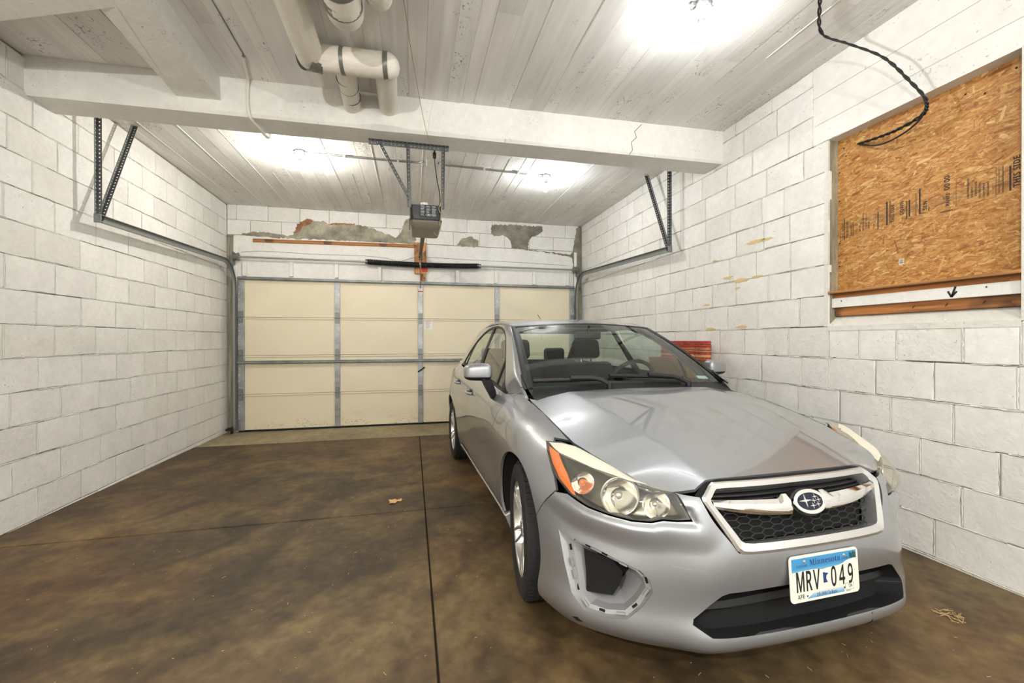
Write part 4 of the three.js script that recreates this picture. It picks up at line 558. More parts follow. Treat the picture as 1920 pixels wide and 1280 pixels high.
const SS = [   // side sections: w, then [u, v] from the sill up
  [-3.4, [0.66, 0.3], [0.7, 0.38], [0.735, 0.48], [0.755, 0.6], [0.76, 0.72], [0.75, 0.84], [0.715, 0.94], [0.66, 1.0]], [-3.1, [0.76, 0.25], [0.795, 0.34], [0.815, 0.46], [0.83, 0.6], [0.835, 0.72], [0.825, 0.84], [0.785, 0.945], [0.72, 1.01]],
  [-2.85, [0.82, 0.22], [0.85, 0.33], [0.865, 0.45], [0.872, 0.6], [0.87, 0.72], [0.855, 0.84], [0.815, 0.945], [0.75, 1.012]], [-2.645, [0.83, 0.2], [0.862, 0.32], [0.876, 0.45], [0.882, 0.6], [0.88, 0.72], [0.867, 0.84], [0.83, 0.945], [0.768, 1.012]],
  [-2.3, [0.805, 0.17], [0.845, 0.3], [0.86, 0.44], [0.868, 0.59], [0.872, 0.715], [0.868, 0.825], [0.84, 0.925], [0.778, 1.002]], [-1.6, [0.8, 0.17], [0.838, 0.29], [0.85, 0.43], [0.86, 0.57], [0.871, 0.7], [0.869, 0.8], [0.843, 0.9], [0.783, 0.985]],
  [-1.0, [0.8, 0.17], [0.838, 0.28], [0.85, 0.42], [0.86, 0.56], [0.871, 0.69], [0.867, 0.79], [0.838, 0.88], [0.778, 0.955]], [-0.6, [0.8, 0.17], [0.84, 0.28], [0.852, 0.42], [0.862, 0.56], [0.872, 0.69], [0.866, 0.79], [0.83, 0.872], [0.765, 0.93]],
  [-0.3, [0.81, 0.17], [0.85, 0.28], [0.868, 0.42], [0.876, 0.56], [0.877, 0.68], [0.86, 0.78], [0.8, 0.865], [0.715, 0.914]], [0, [0.84, 0.17], [0.875, 0.28], [0.884, 0.42], [0.885, 0.56], [0.88, 0.67], [0.855, 0.76], [0.79, 0.835], [0.715, 0.876]],
  [0.2, [0.84, 0.17], [0.872, 0.28], [0.882, 0.42], [0.88, 0.53], [0.868, 0.63], [0.842, 0.71], [0.785, 0.78], [0.71, 0.83]], [0.35, [0.815, 0.17], [0.85, 0.28], [0.857, 0.42], [0.852, 0.53], [0.835, 0.62], [0.8, 0.7], [0.755, 0.757], [0.7, 0.797]], [0.48, [0.78, 0.17], [0.815, 0.28], [0.82, 0.42], [0.805, 0.53], [0.785, 0.61], [0.74, 0.69], [0.69, 0.74], [0.64, 0.77]]];
const SW = SS.map((r) => r[0]), SP = SS.map((r) => nspline(r.slice(1).map((p) => p[1]), r.slice(1).map((p) => p[0])));
const Ssurf = (w, v) => [nspline(SW, SP.map((f) => f(v)))(w), v, w];
const gh = (w, v) => 0.778 - 0.4 * (v - 0.96) - 0.12 * (v - 0.96) ** 2 - 0.022 * ((w + 1.5) / 1.1) ** 2 - 0.042 * sstep(-0.66, -0.42, w) * sstep(1.06, 0.93, v);
const Gsurf = (w, v) => [gh(w, v), v, w];
const hc = nspline([-0.32, -0.1, 0.1, 0.3, 0.5, 0.65, 0.735, 0.77], [0.961, 0.935, 0.901, 0.858, 0.809, 0.766, 0.737, 0.723]);
const spl = (x, d) => (x + Math.sqrt(x * x + d * d)) / 2;
const Hsurf = (u, w) => { const a = Math.abs(u), uc = lerp(0.48, 0.355, clamp((w + 0.3) / 1.03)); return [u, hc(w) - 0.004 * (a / 0.4) ** 2 - 0.138 * (spl(a - uc, 0.006) - spl(-uc, 0.006)) - 0.25 * spl(a - 0.375, 0.02) * sstep(0.6, 0.75, w), w]; };
const rc = nspline([-1.0, -1.1, -1.3, -1.6, -1.9, -2.2, -2.45, -2.62], [1.378, 1.397, 1.434, 1.461, 1.469, 1.453, 1.416, 1.378]), re = nspline([-1.05, -1.3, -1.9, -2.6], [0.03, 0.032, 0.046, 0.05]);
const Rsurf = (u, w) => [u, rc(w) - re(w) * Math.pow(Math.abs(u) / 0.6, 2.3), w];
const WS = (a, t) => { const a2 = a * a, b = [0.705 * a, 0.982 - 0.014 * a2, -0.335 - 0.05 * a2], c = [0.585 * a, 1.39 - 0.028 * a2, -1.045 - 0.07 * a2], k = 4 * t * (1 - t) * 0.018; return [lerp(b[0], c[0], t), lerp(b[1], c[1], t) + k, lerp(b[2], c[2], t) + k * 0.6]; };
const RWS = (a, t) => { const a2 = a * a, b = [0.66 * a, 1.045 - 0.02 * a2, -3.12 + 0.05 * a2], c = [0.56 * a, 1.402 - 0.035 * a2, -2.52 + 0.03 * a2]; return [lerp(b[0], c[0], t), lerp(b[1], c[1], t) + 0.02 * Math.sin(Math.PI * t), lerp(b[2], c[2], t)]; };
const BT = [[0.28, [[0, -3.62], [0.3, -3.61], [0.55, -3.55], [0.7, -3.4], [0.76, -3.2], [0.78, -3.0]]], [0.5, [[0, -3.73], [0.3, -3.72], [0.57, -3.66], [0.73, -3.5], [0.8, -3.25], [0.83, -3.0]]], [0.75, [[0, -3.7], [0.3, -3.69], [0.55, -3.64], [0.7, -3.5], [0.79, -3.25], [0.83, -3.0]]], [1.02, [[0, -3.66], [0.3, -3.65], [0.5, -3.6], [0.62, -3.5], [0.69, -3.3], [0.715, -3.1]]]];
const BCs = BT[0][1].map((_, c) => [nspline(BT.map((r) => r[0]), BT.map((r) => r[1][c][0])), nspline(BT.map((r) => r[0]), BT.map((r) => r[1][c][1]))]);
const Bsurf = (s, v) => { const ix = [], us = [], ws = []; for (let i = -5; i <= 5; i++) { ix.push(i); us.push(Math.sign(i) * BCs[Math.abs(i)][0](v)); ws.push(BCs[Math.abs(i)][1](v)); } return [nspline(ix, us)(s), v, nspline(ix, ws)(s)]; };
const Tsurf = (u, w) => [u, 1.052 - 0.02 * (u / 0.6) ** 2 - 0.06 * Math.max(0, Math.abs(u) - 0.5) + 0.02 * sstep(-3.1, -3.6, w), w];
// -- panel = polygon region of a surface, cut on a grid; local coordinates (-u, v, w) --
const carC = (p) => [0, 0.6, clamp(p[2], -2.8, 0.15)];
function nrm(f, a, b, e = 0.004) { const p = f(a + e, b), q = f(a - e, b), r = f(a, b + e), s = f(a, b - e), x = [p[0] - q[0], p[1] - q[1], p[2] - q[2]], y = [r[0] - s[0], r[1] - s[1], r[2] - s[2]]; let n = [x[1] * y[2] - x[2] * y[1], x[2] * y[0] - x[0] * y[2], x[0] * y[1] - x[1] * y[0]]; const L = Math.hypot(...n) || 1, m = f(a, b), c = carC(m), d = n[0] * (m[0] - c[0]) + n[1] * (m[1] - c[1]) + n[2] * (m[2] - c[2]); const k = (d < 0 ? -1 : 1) / L; return [n[0] * k, n[1] * k, n[2] * k]; }
function clipRect(poly, x0, x1, y0, y1) {
  const cut = (P, ax, lim, lo) => { const o = []; for (let i = 0; i < P.length; i++) { const a = P[i], b = P[(i + 1) % P.length], ia = lo ? a[ax] >= lim : a[ax] <= lim, ib = lo ? b[ax] >= lim : b[ax] <= lim; if (ia) o.push(a); if (ia !== ib) { const t = (lim - a[ax]) / (b[ax] - a[ax]); o.push([a[0] + (b[0] - a[0]) * t, a[1] + (b[1] - a[1]) * t]); } } return o; };
  let P = cut(poly, 0, x0, true); if (P.length) P = cut(P, 0, x1, false); if (P.length) P = cut(P, 1, y0, true); if (P.length) P = cut(P, 1, y1, false); return P;
}
const inside = (P, x, y) => { let c = false; for (let i = 0, j = P.length - 1; i < P.length; j = i++) if ((P[i][1] > y) !== (P[j][1] > y) && x < (P[j][0] - P[i][0]) * (y - P[i][1]) / (P[j][1] - P[i][1]) + P[i][0]) c = !c; return c; };
function panel(f, poly0, ca, cb, { skirt = 0.008, off = 0, mir = [1, -1], hole } = {}) {
  const poly = []; for (let i = 0; i < poly0.length; i++) { const a = poly0[i], b = poly0[(i + 1) % poly0.length], n = Math.max(1, Math.ceil(Math.max(Math.abs(b[0] - a[0]) / ca, Math.abs(b[1] - a[1]) / cb))); for (let k = 0; k < n; k++) poly.push([lerp(a[0], b[0], k / n), lerp(a[1], b[1], k / n)]); }
  const xs = poly.map((p) => p[0]), ys = poly.map((p) => p[1]), X0 = Math.min(...xs), X1 = Math.max(...xs), Y0 = Math.min(...ys), Y1 = Math.max(...ys), nx = Math.max(1, Math.ceil((X1 - X0) / ca)), ny = Math.max(1, Math.ceil((Y1 - Y0) / cb)), dx = (X1 - X0) / nx, dy = (Y1 - Y0) / ny;
  const key = new Map(), P = [], N = [], idx = [];
  const vert = (a, b) => { const k = Math.round(a * 1e5) + '_' + Math.round(b * 1e5); if (!key.has(k)) { key.set(k, P.length); const n = nrm(f, a, b), p = f(a, b); P.push([p[0] + n[0] * off, p[1] + n[1] * off, p[2] + n[2] * off]); N.push(n); } return key.get(k); };
  const tri = (a, b, c) => { if (a === b || b === c || a === c) return; const A = P[a], B = P[b], C = P[c], x = [B[0] - A[0], B[1] - A[1], B[2] - A[2]], y = [C[0] - A[0], C[1] - A[1], C[2] - A[2]], n = [x[1] * y[2] - x[2] * y[1], x[2] * y[0] - x[0] * y[2], x[0] * y[1] - x[1] * y[0]]; n[0] * N[a][0] + n[1] * N[a][1] + n[2] * N[a][2] < 0 ? idx.push(a, c, b) : idx.push(a, b, c); };
  const buckets = new Map(); poly.forEach((p, i) => { const q = poly[(i + 1) % poly.length]; for (let i0 = Math.floor((Math.min(p[0], q[0]) - X0) / dx - 1e-6); i0 <= Math.floor((Math.max(p[0], q[0]) - X0) / dx + 1e-6); i0++) for (let j0 = Math.floor((Math.min(p[1], q[1]) - Y0) / dy - 1e-6); j0 <= Math.floor((Math.max(p[1], q[1]) - Y0) / dy + 1e-6); j0++) buckets.set(i0 + '_' + j0, 1); });
  for (let i = 0; i < nx; i++) for (let j = 0; j < ny; j++) {
    const x0 = X0 + i * dx, x1 = x0 + dx, y0 = Y0 + j * dy, y1 = y0 + dy;
    if (!buckets.has(i + '_' + j)) { if (inside(poly, (x0 + x1) / 2, (y0 + y1) / 2)) { const a = vert(x0, y0), b = vert(x1, y0), c = vert(x1, y1), d = vert(x0, y1); tri(a, b, c); tri(a, c, d); } continue; }
    const cl = clipRect(poly, x0, x1, y0, y1).filter((p, k, A) => { const q = A[(k + 1) % A.length]; return Math.hypot(p[0] - q[0], p[1] - q[1]) > 1e-6; }); if (cl.length < 3) continue;
    const v2 = cl.map((p) => new THREE.Vector2(...p)); const ts = THREE.ShapeUtils.triangulateShape(THREE.ShapeUtils.isClockWise(v2) ? v2.slice().reverse() : v2, []), src = THREE.ShapeUtils.isClockWise(v2) ? cl.slice().reverse() : cl; for (const t of ts) tri(...t.map((k) => vert(...src[k])));
  }
  const out = []; const put = (m) => { const g = new THREE.BufferGeometry(), p = [], n = []; P.forEach((q, i) => { p.push(-m * q[0], q[1], q[2]); n.push(-m * N[i][0], N[i][1], N[i][2]); }); g.setAttribute('position', new THREE.BufferAttribute(new Float32Array(p), 3)); g.setAttribute('normal', new THREE.BufferAttribute(new Float32Array(n), 3)); const id = idx.slice(); if (m > 0) for (let k = 0; k < id.length; k += 3) { const t = id[k]; id[k] = id[k + 1]; id[k + 1] = t; } g.setIndex(id); return g; };
  const sk = (m) => { const p = [], id = []; poly.forEach(([a, b]) => { const q = f(a, b), n = nrm(f, a, b); p.push([-m * (q[0] + n[0] * off), q[1] + n[1] * off, q[2] + n[2] * off], [-m * (q[0] + n[0] * (off - skirt)), q[1] + n[1] * (off - skirt), q[2] + n[2] * (off - skirt)]); }); const L = poly.length; for (let i = 0; i < L; i++) { const o = 2 * i, q = 2 * ((i + 1) % L); id.push(o, o + 1, q + 1, o, q + 1, q); } return quadGeo(p, id); };
  for (const m of mir) { const l = [fix(put(m))]; if (skirt) l.push(fix(sk(m))); out.push(mergeGeometries(l)); }
  return out;
}
const cm = (name, gs, mat, parent = CAR, label) => { const m = new THREE.Mesh(join(gs), mat); m.name = name; m.castShadow = m.receiveShadow = true; parent.add(m); if (label) m.userData.label = label; return m; };
// strip between two curves given in (u, v, w)
function strip(A, B, m = 1, bulge = 0) { const n = A.length, P = [], id = [], K = 4; for (let i = 0; i < n; i++) for (let k = 0; k <= K; k++) { const t = k / K, b = bulge * 4 * t * (1 - t); P.push([-m * (lerp(A[i][0], B[i][0], t) + b), lerp(A[i][1], B[i][1], t) + b, lerp(A[i][2], B[i][2], t)]); } for (let i = 0; i + 1 < n; i++) for (let k = 0; k < K; k++) { const o = i * (K + 1) + k; m > 0 ? id.push(o, o + 1, o + K + 2, o, o + K + 2, o + K + 1) : id.push(o, o + K + 2, o + 1, o, o + K + 1, o + K + 2); } return quadGeo(P, id); }
const L3 = (u, v, w) => [-u, v, w];
const C = {
  paint: phy({ color: new THREE.Color(0.35, 0.362, 0.382), metalness: 0.74, roughness: 0.42, clearcoat: 1, clearcoatRoughness: 0.015 }),
  paintDull: phy({ color: new THREE.Color(0.34, 0.34, 0.34), metalness: 0.4, roughness: 0.48, clearcoat: 0.3, clearcoatRoughness: 0.3 }),
  chrome: std({ color: new THREE.Color(0.86, 0.86, 0.85), metalness: 1, roughness: 0.06 }),
  satin: std({ color: new THREE.Color(0.64, 0.64, 0.635), metalness: 0.85, roughness: 0.27 }),
  alloy: std({ color: new THREE.Color(0.62, 0.61, 0.59), metalness: 0.85, roughness: 0.3 }),
  black: std({ color: srgb(16, 16, 17), roughness: 0.5 }), trim: std({ color: srgb(30, 30, 31), roughness: 0.55 }), void: std({ color: srgb(7, 7, 8), roughness: 0.9 }), tyre: std({ color: srgb(30, 29, 28), roughness: 0.85 }),
  glass: phy({ color: new THREE.Color(0.86, 0.94, 0.89), roughness: 0, transmission: 1, thickness: 0, ior: 1.5 }), tint: phy({ color: new THREE.Color(0.6, 0.68, 0.62), roughness: 0, transmission: 1, thickness: 0, ior: 1.5 }),
  lens: phy({ color: new THREE.Color(0.96, 0.94, 0.86), roughness: 0.07, transmission: 0.94, thickness: 0, ior: 1.5 }), haze: phy({ color: new THREE.Color(0.9, 0.87, 0.72), roughness: 0.55, transmission: 0.35, thickness: 0 }), amber: phy({ color: srgb(240, 120, 20), roughness: 0.25, clearcoat: 1 }),
  seat: std({ color: srgb(38, 40, 42), roughness: 0.9 }), dash: std({ color: srgb(26, 28, 29), roughness: 0.75 }), taillight: phy({ color: srgb(150, 14, 14), roughness: 0.15, clearcoat: 1 }),
};
const arc = (cw, cv, r, a0, a1, n = 26) => { const o = []; for (let i = 0; i <= n; i++) { const a = lerp(a0, a1, i / n) * Math.PI / 180; o.push([cw + r * Math.cos(a), cv + r * Math.sin(a)]); } return o; };
// hood
const HE = [[0.676, -0.233], [0.694, -0.27], [0.702, -0.3], [0.709, -0.22], [0.711, -0.05], [0.708, 0.1], [0.704, 0.22], [0.697, 0.33], [0.664, 0.446], [0.625, 0.57], [0.577, 0.652], [0.487, 0.716], [0.418, 0.745], [0.366, 0.733], [0.2, 0.738]];
const hoodPoly = [[0, -0.283], [0.3, -0.28], [0.6, -0.255], ...HE, [0, 0.74]];
{ const full = [...hoodPoly, ...hoodPoly.slice(1, -1).reverse().map(([u, w]) => [-u, w])]; cm('hood', panel(Hsurf, full, 0.022, 0.03, { skirt: 0.014, mir: [1] }), C.paint); }
// front bumper
const HL = [[0.8, 0.8], [0.75, 0.803], [0.7, 0.791], [0.665, 0.774], [0.625, 0.749], [0.578, 0.719], [0.49, 0.699], [0.478, 0.685], [0.455, 0.615], [0.5, 0.611], [0.54, 0.612], [0.575, 0.602], [0.63, 0.598], [0.69, 0.604], [0.74, 0.614], [0.78, 0.637], [0.8, 0.675], [0.808, 0.72], [0.81, 0.765]];
const FOG = [[0.82, 0.495], [0.73, 0.474], [0.62, 0.436], [0.595, 0.41], [0.585, 0.37], [0.62, 0.305], [0.66, 0.263], [0.72, 0.248], [0.775, 0.25], [0.8, 0.29], [0.812, 0.38]];
{
  const arch = []; for (let k = 0; k <= 10; k++) { const v = lerp(0.172, 0.5, k / 10), w = Math.sqrt(Math.max(0, 0.357 ** 2 - (v - 0.33) ** 2)); arch.push([sW(w, v), v]); }
  const HB = [[0.83, 0.72], [0.815, 0.68], [0.79, 0.638], [0.742, 0.611], [0.69, 0.601], [0.63, 0.595], [0.575, 0.599], [0.54, 0.609], [0.5, 0.608], [0.45, 0.609], [0.46, 0.64]];
  const dHB = (u, v) => { let b = 9; for (let i = 0; i + 1 < HB.length; i++) { const [x0, y0] = HB[i], [x1, y1] = HB[i + 1], dx = x1 - x0, dy = y1 - y0, t = clamp(((u - x0) * dx + (v - y0) * dy) / (dx * dx + dy * dy)); b = Math.min(b, Math.hypot(u - x0 - dx * t, v - y0 - dy * t)); } return b; };
  const Fb = (s, v) => { const p = Fsurf(s, v), d = dHB(Math.abs(p[0]), v), L = Math.hypot(p[0] * 0.75, p[2]), k = d < 0.024 ? 0.017 * sstep(-0.004, 0.024, d) : 0.017 * sstep(0.105, 0.024, d); return [p[0] + k * 0.55 * p[0] / 0.8, v, p[2] + k * 0.85]; };
  const fogLoop = [...Fp(FOG.slice(7)), ...Fp(FOG.slice(0, 7)), ...Fp([FOG[7]])].reverse();
  const poly = [[0, 0.18], ...Fp([[0.3, 0.178], [0.42, 0.176], [0.5, 0.172], [0.62, 0.168], [0.72, 0.166]]), ...fogLoop, ...Fp([[0.7205, 0.166], [0.8, 0.166], [0.84, 0.168]]), ...arch, [sW(0.36, 0.572), 0.572], [sW(0.405, 0.63), 0.63], ...Fp([[0.783, 0.6325], [0.742, 0.609], [0.69, 0.599], [0.63, 0.593], [0.575, 0.597], [0.54, 0.607], [0.5, 0.606], [0.449, 0.609], [0.474, 0.69], [0.482, 0.695], [0.42, 0.687], [0.412, 0.686], [0.325, 0.517], [0.28, 0.512]]), [0, 0.51], [0, 0.39], ...Fp([[0.2, 0.389], [0.36, 0.386], [0.385, 0.378], [0.475, 0.3], [0.48, 0.283], [0.43, 0.252]]), [0, 0.248]];
  const b = cm('front_bumper', panel(Fb, poly, 0.12, 0.008, { skirt: 0.02 }), C.paint);
  cm('tow_cover', panel(Fsurf, Fp([[0.475, 0.462], [0.53, 0.468], [0.532, 0.422], [0.476, 0.417]]), 0.2, 0.02, { skirt: 0.002, off: 0.0012, mir: [1] }), C.paint, b);
  const seam = []; for (const [u, v] of [[-0.24, 0.181], [-0.236, 0.21], [-0.23, 0.246]]) { const q = Fsurf(-sU(-u, v), v); seam.push([-q[0], v, q[2] + 0.0005]); } cm('crack', tube(seam, 0.0016, 8, 5), C.void, b, 'thin crack in the lower lip');
  cm('scuff', panel(Fsurf, Fp([[0.772, 0.2], [0.79, 0.215], [0.8, 0.205], [0.786, 0.192]]), 0.2, 0.02, { skirt: 0.001, off: 0.001, mir: [1] }), C.trim, b, 'dark scuff below the empty fog lamp opening');
}
// fenders, doors, quarters, sills
const hlw = (u, v) => [Fsurf(sU(u, v), v)[2], v];
const FEN = [hlw(0.752, 0.806), [0.322, 0.802], [0.2, 0.8285], [0, 0.875], [-0.15, 0.896], [-0.3, 0.912], [-0.36, 0.925], [-0.44, 0.935], [-0.452, 0.9], [-0.44, 0.85], [-0.5, 0.74], [-0.532, 0.6], [-0.542, 0.45], [-0.54, 0.268], [-0.35, 0.268], ...arc(0, 0.33, 0.357, 190, 29), [0.357, 0.574], [0.404, 0.633], hlw(0.804, 0.673), hlw(0.812, 0.72), hlw(0.814, 0.765), hlw(0.805, 0.803)];
const DF = [[-0.456, 0.9], [-0.448, 0.93], [-0.56, 0.916], [-0.7, 0.929], [-1.0, 0.953], [-1.3, 0.97], [-1.575, 0.982], [-1.585, 0.9], [-1.6, 0.6], [-1.598, 0.268], [-0.545, 0.268], [-0.547, 0.45], [-0.537, 0.6], [-0.505, 0.74], [-0.445, 0.85]];
const DR = [[-1.58, 0.982], [-2.0, 0.995], [-2.3, 1.002], [-2.5, 1.012], [-2.52, 0.95], [-2.46, 0.8], [-2.4, 0.7], ...arc(-2.645, 0.33, 0.385, 52, 0, 10).filter((p) => p[1] > 0.3), [-2.262, 0.268], [-1.603, 0.268], [-1.605, 0.6], [-1.59, 0.9]];
const QT = [[-2.505, 1.012], [-2.72, 1.03], [-2.9, 1.02], [-3.15, 1.02], [-3.3, 1.0], [-3.3, 0.35], [-3.1, 0.3], ...arc(-2.645, 0.33, 0.362, -8, -8).slice(0, 0), ...arc(-2.645, 0.33, 0.362, 184, 47), [-2.405, 0.7], [-2.465, 0.8], [-2.525, 0.95]];
const sides = {};
for (const [name, poly] of [['front_fender', FEN], ['front_door', DF], ['rear_door', DR], ['rear_quarter_panel', QT]]) { const g = panel(Ssurf, poly, 0.035, 0.022, { skirt: 0.014 }); sides[name] = g.map((q) => cm(name, q, C.paint)); }
{ const g = panel(Ssurf, [[-0.34, 0.262], [-2.29, 0.262], [-2.29, 0.17], [-0.32, 0.17]], 0.06, 0.02, { skirt: 0.05 }); g.forEach((q) => { const m = cm('side_skirt', q, C.paint); }); const tr = panel(Ssurf, [[-0.36, 0.243], [-2.27, 0.243], [-2.27, 0.234], [-0.36, 0.234]], 0.08, 0.02, { skirt: 0.004, off: 0.004 }); tr.forEach((q) => cm('skirt_moulding', q, C.satin)); }
for (const m of [1, -1]) for (const cw of [0, -2.645]) {   // rolled arch edges and black wheel-house liners
  const A = [], B = [], Cc = []; for (let k = 0; k <= 34; k++) { const a = lerp(-22, 202, k / 34) * Math.PI / 180, w = cw + 0.357 * Math.cos(a), v = 0.33 + 0.357 * Math.sin(a), u = Ssurf(clamp(w, -3.2, 0.33), Math.max(v, 0.17))[0]; A.push([u, v, w]); B.push([u - 0.03, cw * 0 + 0.33 + 0.352 * Math.sin(a), cw + 0.352 * Math.cos(a)]); Cc.push([0.52, 0.33 + 0.37 * Math.sin(a), cw + 0.37 * Math.cos(a)]); }
  cm('wheel_liner', [strip(B.map((p) => [p[0] + 0.012, p[1], p[2]]), Cc, m)], C.void);
}
// greenhouse
const DLO = [[-0.565, 0.918], [-0.66, 0.99], [-0.8, 1.095], [-0.95, 1.195], [-1.1, 1.282], [-1.25, 1.34], [-1.4, 1.376], [-1.6, 1.396], [-1.8, 1.398], [-2.0, 1.385], [-2.2, 1.345], [-2.4, 1.275], [-2.55, 1.19], [-2.67, 1.09], [-2.72, 1.035]];
const OUTL = [[-2.8, 1.022], [-2.98, 1.06], [-2.85, 1.15], [-2.68, 1.27], [-2.5, 1.365], [-2.35, 1.402], [-2.1, 1.425], [-1.8, 1.436], [-1.5, 1.428], [-1.3, 1.408], [-1.14, 1.368], [-1.0, 1.295], [-0.8, 1.185], [-0.6, 1.072], [-0.42, 0.968], [-0.42, 0.935], [-0.5, 0.925]];
panel(Gsurf, [...DLO, ...OUTL], 0.03, 0.02, { skirt: 0.02 }).forEach((q) => cm('roof_pillar', q, C.paint, CAR, 'silver pillar and roof rail around the side windows'));
const beltV = nspline([-0.56, -1.0, -1.6, -2.2, -2.72], [0.905, 0.945, 0.974, 0.99, 1.025]);
{
  const grow = (p, d) => p.map((q, i) => { const a = p[Math.max(0, i - 1)], b = p[Math.min(p.length - 1, i + 1)], L = Math.hypot(b[0] - a[0], b[1] - a[1]); return [q[0] + d * (b[1] - a[1]) / L * -1, q[1] + d * (b[0] - a[0]) / L * 1]; });
  const inn = DLO.map(([w, v], i) => { const a = DLO[Math.max(0, i - 1)], b = DLO[Math.min(DLO.length - 1, i + 1)], L = Math.hypot(b[0] - a[0], b[1] - a[1]), d = 0.016; let nx = (b[1] - a[1]) / L, ny = -(b[0] - a[0]) / L; if (ny > 0) { nx = -nx; ny = -ny; } return [w + nx * d, v + ny * d]; });
  panel(Gsurf, [...DLO, ...inn.slice().reverse()], 0.03, 0.02, { skirt: 0.008, off: -0.003 }).forEach((q) => cm('window_trim', q, C.trim));
  const bl = []; for (let k = 0; k <= 20; k++) { const w = lerp(-0.565, -2.72, k / 20); bl.push([w, beltV(w)]); } const bu = bl.map(([w, v]) => [w, v + 0.024]);
  panel(Gsurf, [...bl, ...bu.slice().reverse()], 0.04, 0.02, { skirt: 0.006, off: 0.002 }).forEach((q) => cm('belt_moulding', q, C.trim));
  const bp = [[-1.5, 0.97], [-1.625, 0.975], [-1.765, 1.385], [-1.7, 1.392]]; panel(Gsurf, bp, 0.03, 0.03, { skirt: 0.006, off: -0.001 }).forEach((q) => cm('door_pillar', q, C.trim));
  const dv = [[-0.835, 0.94], [-0.86, 0.94], [-0.875, 1.14], [-0.85, 1.125]]; panel(Gsurf, dv, 0.03, 0.03, { skirt: 0.006, off: -0.001 }).forEach((q) => cm('quarter_window_bar', q, C.trim));
  const dv2 = [[-2.46, 1.01], [-2.485, 1.01], [-2.44, 1.25], [-2.42, 1.26]]; panel(Gsurf, dv2, 0.03, 0.03, { skirt: 0.006, off: -0.001 }).forEach((q) => cm('quarter_window_bar', q, C.trim));
  const tri = [[-0.58, 0.925], [-0.7, 0.935], [-0.7, 1.015]]; panel(Gsurf, tri, 0.03, 0.03, { skirt: 0.004, off: -0.002 }).forEach((q) => cm('mirror_sail_panel', q, C.trim));
  const fit = (a, b) => { const lo = [], hi = []; for (let k = 0; k <= 14; k++) { const w = lerp(a, b, k / 14), f = nspline(DLO.map((p) => -p[0]), DLO.map((p) => p[1])); lo.push([w, beltV(w)]); hi.push([w, f(-w) - 0.004]); } return [...lo, ...hi.reverse()]; };
  for (const [a, b] of [[-0.58, -0.85], [-0.855, -1.6], [-1.62, -2.46], [-2.47, -2.7]]) panel(Gsurf, fit(a, b), 0.04, 0.04, { skirt: 0, off: -0.008 }).forEach((q) => cm('side_window', q, C.tint));
}
{ const rp = [[0, -1.052], [0.2, -1.06], [0.4, -1.082], [0.575, -1.118], [0.585, -1.16], [0.583, -1.3], [0.58, -1.8], [0.572, -2.2], [0.555, -2.45], [0.4, -2.5], [0, -2.515]]; const full = [...rp, ...rp.slice(1, -1).reverse().map(([u, w]) => [-u, w])]; cm('roof', panel(Rsurf, full, 0.03, 0.04, { skirt: 0.012, mir: [1] }), C.paint);
  for (const m of [1, -1]) { const A = [], B = []; for (let k = 0; k <= 24; k++) { const w = lerp(-1.13, -2.45, k / 24), ou = nspline([1.0, 1.14, 1.3, 1.5, 1.8, 2.1, 2.35, 2.5, 2.68], [1.295, 1.368, 1.408, 1.428, 1.436, 1.425, 1.402, 1.365, 1.27])(-w); A.push([gh(w, ou) - 0.001, ou, w]); const uu = nspline([1.1, 1.3, 1.8, 2.2, 2.46], [0.577, 0.583, 0.58, 0.572, 0.555])(-w); B.push(Rsurf(uu - 0.002, w)); } cm('roof_ditch', strip(A, B, m, -0.002), C.paint); } }
for (const m of [1, -1]) {   // windshield pillars
  const A = [], B = []; for (let k = 0; k <= 22; k++) { const t = k / 22; A.push(WS(1.005, t)); const f = nspline([0.42, 0.6, 0.8, 1.0, 1.14], [0.968, 1.072, 1.185, 1.295, 1.368]), w = lerp(-0.42, -1.14, t); B.push([gh(w, f(-w)), f(-w), w]); }
  cm('windshield_pillar', [strip(A, B, m, 0.006)], C.paint);
  const G = A.map((p) => [p[0] - 0.002, p[1] - 0.003, p[2] + 0.001]), G2 = A.map((p, i) => { const q = WS(0.925, i / 22); return [q[0], q[1] - 0.002, q[2]]; }); cm('windshield_border', strip(G2, G, m), C.black); const E1 = A.map((p) => [p[0] + 0.003, p[1] + 0.005, p[2] + 0.003]), E2 = A.map((p, i) => { const q = WS(0.962, i / 22); return [q[0], q[1] + 0.004, q[2] + 0.002]; }); cm('windshield_moulding', strip(E2, E1, m, 0.001), C.black);
  const gp = (w, v) => [gh(w, v), v, w];
  cm('pillar_base', [strip([[0.704, 0.909, -0.302], [0.705, 0.935, -0.34], WS(1.005, 0)], [Ssurf(-0.3, 0.908), Ssurf(-0.37, 0.925), gp(-0.42, 0.968)], m, 0.001), strip([Ssurf(-0.37, 0.925), gp(-0.42, 0.968)], [Ssurf(-0.445, 0.932), gp(-0.45, 0.955)], m, 0)], C.paint);
}
cm('windshield', panel(WS, [[-1, 0], [1, 0], [1, 1], [-1, 1]], 0.08, 0.08, { skirt: 0, mir: [1] }), C.glass);
cm('windshield_moulding', panel(WS, [[-1, 0.988], [1, 0.988], [1, 1.006], [-1, 1.006]], 0.08, 0.02, { skirt: 0, off: 0.003, mir: [1] }), C.black);
cm('windshield_header', panel(WS, [[-1, 0.965], [1, 0.965], [1, 1.004], [-1, 1.004]], 0.08, 0.02, { skirt: 0, off: -0.002, mir: [1] }), C.black);
cm('windshield_sticker', panel(WS, [[-0.86, 0.045], [-0.74, 0.045], [-0.74, 0.085], [-0.86, 0.085]], 0.08, 0.02, { skirt: 0, off: -0.003, mir: [1] }), std({ color: srgb(170, 190, 178), roughness: 0.6 }), CAR, 'small pale sticker in the lower corner of the windshield');
